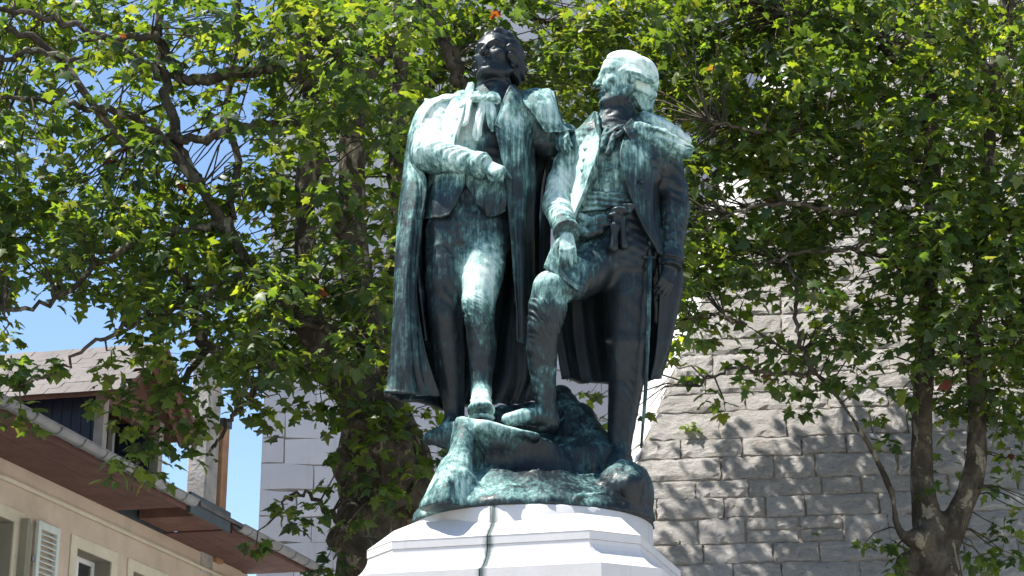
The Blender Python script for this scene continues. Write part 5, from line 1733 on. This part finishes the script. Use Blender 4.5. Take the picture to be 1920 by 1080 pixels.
# hanging shoots that can be picked out one by one
for (x, y, Y, n, rad) in [(40, 780, 15.4, 13, .22), (10, 740, 15.3, 12, .24), (205, 760, 15.6, 14, .26), (260, 730, 15.7, 15, .26), (300, 770, 15.7, 15, .24),
                          (255, 860, 15.6, 11, .2), (215, 885, 15.6, 10, .17), (300, 890, 15.6, 11, .18), (330, 820, 15.7, 12, .2), (390, 780, 15.8, 12, .2), (400, 730, 15.9, 14, .25), (340, 700, 15.9, 14, .25),
                          (440, 700, 16, 14, .24), (470, 760, 16, 10, .18), (375, 855, 15.8, 7, .14), (500, 800, 16.1, 8, .16), (540, 770, 16.2, 10, .2), (590, 740, 16.3, 12, .24),
                          (540, 945, 16.2, 9, .16), (590, 960, 16.2, 9, .17), (560, 985, 16.2, 6, .12), (480, 1025, 16.1, 9, .14), (620, 910, 16.3, 8, .16), (625, 1050, 16.3, 10, .18), (600, 1075, 16.3, 8, .14),
                          (690, 740, 16.4, 13, .22), (740, 770, 16.5, 14, .24), (790, 800, 16.5, 12, .22), (750, 830, 16.5, 13, .22), (700, 850, 16.4, 8, .18), (780, 880, 16.6, 9, .2), (670, 900, 16.4, 7, .16), (740, 950, 16.5, 8, .18), (800, 760, 16.6, 10, .18), (845, 790, 16.8, 8, .14),
                          (650, 690, 16.5, 10, .2), (95, 690, 15.2, 6, .14), (15, 640, 15.1, 12, .22), (20, 690, 15.2, 10, .18), (250, 650, 15.5, 14, .24), (290, 690, 15.6, 14, .24), (210, 690, 15.5, 9, .18), (60, 700, 15.2, 7, .14), (640, 760, 16.3, 14, .24), (670, 800, 16.3, 12, .2), (610, 790, 16.3, 9, .18), (720, 800, 16.4, 13, .24), (640, 860, 16.3, 7, .14), (700, 920, 16.3, 9, .18), (760, 900, 16.4, 9, .2), (660, 980, 16.3, 8, .16), (820, 850, 16.7, 8, .16), (240, 790, 15.6, 15, .22), (330, 750, 15.7, 15, .22), (360, 800, 15.7, 12, .2), (280, 830, 15.6, 11, .18)]:
    TL.wood_arr = np.array(TL.wood)
    TL.cluster(P(x, y, Y), n + 5, rad, .116, .003)
TL.finish(fl_)
del fl_

# ------------------------------------------------------------------ forked plane tree in front of the bastion, on the right
TR = Tree('plane_tree', 'forked plane tree on the right, standing in front of the rough stone wall', P(1740, 1080, 18.6) * [1, 1, 0], 23)
trunkR = [TR.limb_pts([(1750, 1600, 18.6, 53.3), (1752, 1300, 18.6, 46.4), (1755, 1120, 18.6, 41.3), (1748, 1030, 18.6, 36.1), (1736, 960, 18.6, 25.8), (1728, 860, 18.6, 20.6), (1732, 700, 18.6, 18.9), (1742, 520, 18.65, 18.1), (1748, 380, 18.7, 17.2), (1745, 220, 18.7, 16.3), (1742, 100, 18.7, 14.6), (1740, -40, 18.7, 12.9), (1735, -300, 18.7, 9.5)]),
          TR.limb_pts([(1765, 1040, 18.6, 29.2), (1800, 960, 18.55, 22.4), (1828, 880, 18.5, 20.6), (1832, 780, 18.5, 17.2), (1826, 640, 18.5, 14.6), (1836, 500, 18.5, 12.9), (1850, 360, 18.5, 12.0), (1860, 200, 18.5, 11.2), (1880, 40, 18.5, 9.5), (1890, -200, 18.5, 7.7)]),
          TR.limb_pts([(1738, 1010, 18.5, 12.9), (1702, 1012, 18.4, 9.5), (1682, 985, 18.35, 6.9), (1670, 920, 18.3, 6.5), (1632, 840, 18.25, 6.0), (1585, 765, 18.2, 5.6), (1530, 700, 18.1, 4.7), (1470, 655, 18.0, 3.9), (1400, 610, 17.9, 2.6)])]
ALL = np.concatenate(trunkR)[:, :3]
fr_ = trunk_field(ALL.min(0) - .4, ALL.max(0) + .3, trunkR, [(P(1747, 1055, 18.55), (.15, .14, .18)), (P(1776, 1080, 18.55), (.14, .14, .2)), (P(1720, 1010, 18.45), (.1, .12, .1)), (P(1700, 1075, 18.6), (.12, .12, .2))], .024)
for b in [[(1744, 120, 18.7, 13), (1690, 90, 18.5, 10), (1640, 62, 18.3, 8), (1560, 48, 18.0, 6), (1470, 20, 17.8, 4)],
          [(1745, 115, 18.7, 11), (1700, 50, 18.9, 9), (1660, -40, 19.1, 7)],
          [(1748, 180, 18.7, 10), (1680, 110, 19.0, 8), (1590, 70, 19.4, 7), (1500, 60, 19.8, 5)],
          [(1860, 160, 18.5, 12), (1830, 90, 18.6, 12), (1805, 20, 18.7, 11), (1790, -80, 18.8, 9)],
          [(1858, 130, 18.5, 8), (1880, 60, 18.4, 8), (1905, -20, 18.3, 7)],
          [(1748, 300, 18.7, 9), (1650, 270, 18.2, 7), (1540, 250, 17.8, 6), (1420, 240, 17.5, 4), (1330, 230, 17.3, 3)],
          [(1745, 420, 18.65, 8), (1660, 410, 18.2, 7), (1560, 395, 17.9, 5), (1450, 380, 17.6, 4), (1360, 400, 17.4, 2)],
          [(1736, 560, 18.6, 8), (1690, 500, 18.3, 6), (1610, 470, 18.0, 5), (1520, 470, 17.8, 4), (1430, 490, 17.6, 3)],
          [(1530, 700, 18.1, 7), (1500, 640, 18.0, 5), (1490, 560, 17.9, 4), (1480, 490, 17.9, 3)],
          [(1530, 700, 18.1, 5), (1450, 700, 17.9, 4), (1380, 690, 17.8, 3), (1310, 720, 17.7, 2)],
          [(1400, 610, 17.9, 4), (1340, 590, 17.8, 3), (1290, 600, 17.7, 2)],
          [(1742, 680, 18.6, 6), (1790, 678, 18.4, 5), (1860, 672, 18.2, 5), (1950, 660, 18.0, 4)],
          [(1836, 500, 18.5, 8), (1890, 430, 18.3, 6), (1960, 380, 18.1, 5)],
          [(1742, 20, 18.7, 9), (1640, -90, 19.2, 8), (1500, -150, 19.8, 6), (1360, -140, 20.3, 5)],
          [(1742, 250, 18.7, 8), (1640, 170, 19.4, 7), (1500, 130, 20.2, 6), (1380, 140, 20.8, 4), (1280, 180, 21.0, 3)],
          [(1745, 350, 18.7, 7), (1650, 330, 19.3, 6), (1540, 300, 20.0, 5), (1440, 320, 20.5, 3)]]:
    TR.branch(b)
holesR = [(1400, 390, 90, 34, .7), (1600, 450, 60, 40, .72), (1500, 380, 60, 18, .6), (1640, 500, 50, 30, .7), (1340, 470, 40, 30, .6), (1550, 560, 50, 26, .6), (1480, 640, 30, 30, .5), (1640, 640, 40, 40, .6), (1330, 570, 40, 20, .5),
          (1720, 150, 50, 26, .5), (1850, 90, 40, 30, .5), (1690, 640, 36, 40, .7), (1780, 720, 36, 60, .7), (1330, 360, 40, 40, .7), (1870, 650, 40, 60, .4)]


def densR(x, y):
    if y < 300: return .92
    if x < 1225: return 0
    if x > 1740: return .78 if y < 620 else max(.10, .62 - (y - 620) / 420)
    low = np.interp(x, [1230, 1300, 1420, 1520, 1600, 1740], [560, 640, 690, 730, 700, 660])
    if y < low: return .70 if y < 430 else .60
    return max(0, .45 - (y - low) / 90)


skirt(TR, 400, (1215, 2020), (-20, 560), (17.0, 20.4), holesR, densR)
skirt(TR, 110, (1225, 2020), (-20, 330), (17.2, 20.2), [], lambda x, y: .9)
skirt(TR, 130, (1225, 2020), (420, 800), (17.4, 19.4), holesR, densR, (12, 20), (.22, .40))
skirt(TR, 60, (1240, 1560), (290, 540), (17.6, 19.4), [], lambda x, y: .9, (12, 22), (.2, .38))
skirt(TR, 40, (1600, 2020), (330, 700), (17.2, 18.4), [], lambda x, y: .9)
skirt(TR, 40, (1745, 2020), (640, 1080), (18.2, 19.4), [], densR, (8, 14), (.2, .36))
skirt(TR, 120, (1080, 1500), (-20, 300), (18.2, 20.4), [], lambda x, y: .9, (11, 18), (.3, .5))
skirt(TR, 110, (1100, 2200), (-640, -20), (17.0, 20.6), [], lambda x, y: .9, (12, 20), (.35, .6))
for (x, y, Y, n, rad) in [(1300, 700, 17.8, 8, .15), (1330, 745, 17.8, 7, .13), (1360, 770, 17.8, 5, .11), (1400, 720, 17.8, 7, .15), (1290, 640, 17.8, 9, .18), (1270, 590, 17.7, 8, .16), (1250, 675, 17.7, 5, .08), (1510, 760, 18, 10, .18), (1460, 720, 18, 9, .17),
                          (1640, 780, 18.2, 8, .16), (1660, 830, 18.3, 7, .14), (1700, 740, 18.3, 9, .17), (1690, 1045, 18.3, 8, .14), (1660, 1020, 18.3, 5, .10), (1680, 1075, 18.3, 6, .09), (1620, 1020, 18.3, 4, .1), (1900, 860, 18.4, 10, .2), (1870, 920, 18.5, 8, .18), (1900, 1040, 18.5, 10, .2), (1850, 1050, 18.5, 7, .16), (1880, 990, 18.5, 7, .16),
                          (1105, 740, 18.8, 8, .13), (1085, 700, 18.8, 6, .12), (1120, 790, 18.8, 7, .13), (1090, 770, 18.8, 6, .12), (1125, 830, 18.9, 4, .10), (1205, 780, 18.9, 4, .10)]:
    TR.wood_arr = np.array(TR.wood)
    TR.cluster(P(x, y, Y), n + 3, rad, .116, .003)
TR.finish(fr_)
del fr_

# ------------------------------------------------------------------ tufts rooted in the joints of the bastion
def wall_plant(px, py, n, rad, label, seed):
    r = np.random.RandomState(seed)
    # where the sight line meets the sloping face
    N = Matrix.Rotation(R(-8), 3, 'Z') @ Vector((0, -1, BY)).normalized()
    piv = Vector((C0[0], 21.0, 0))
    o0 = piv + Matrix.Rotation(R(-8), 3, 'Z') @ (Vector(tuple(bcorner(6.5))) - piv)
    d = Vector(tuple(P(px, py, 20.0))) - Vector((0, 0, CAMZ))
    k = (o0 - Vector((0, 0, CAMZ))).dot(N) / d.dot(N)
    c = Vector((0, 0, CAMZ)) + d * k + N * .03
    root = empty('wall_plant', tuple(c)); tag(root, label, 'plant', 'tufts growing in the wall joints')
    for i in range(n):
        v = Vector(r.normal(size=3)); v = (v - N * v.dot(N)) * .8 + N * abs(v.dot(N)) + Vector((0, 0, .2))
        v = v.normalized() * rad * r.uniform(.4, 1)
        col = TINTS[r.choice([3, 5, 5])] * r.uniform(1.0, 1.3)
        up = (Vector((0, 0, 1)) + N * .8 + Vector(r.normal(size=3)) * .3).normalized()
        ax = (v - up * v.dot(up)).normalized(); xx = ax.cross(up)
        q = np.array([xx, ax, up]).T
        z = rad * r.uniform(.45, .8)
        vs = (SHAPES[i % 3] @ q.T) * z + np.array(c + v * .7)
        mesh_np('leaf', vs, LF, LEAF, root, True, {'tint': np.tile(col, (len(vs), 1))})
    m = MB()
    for i in range(4): m.tube([np.array(c - N * .05), np.array(c + Vector(r.normal(size=3)) * rad * .3 + N * rad * .3)], [.004, .002], 4)
    m.build('stem', LEAF, root)


wall_plant(1297, 808, 11, .13, 'bright green tuft growing near the sloping left corner of the bastion wall', 1)
wall_plant(1392, 722, 6, .07, 'small leafy tuft in a joint of the sunlit wall, right of the corner', 2)
wall_plant(1534, 1004, 7, .07, 'small green tuft low on the shaded wall left of the forked tree', 3)
wall_plant(1275, 1022, 5, .06, 'tiny green tuft low on the wall beside the pedestal', 4)
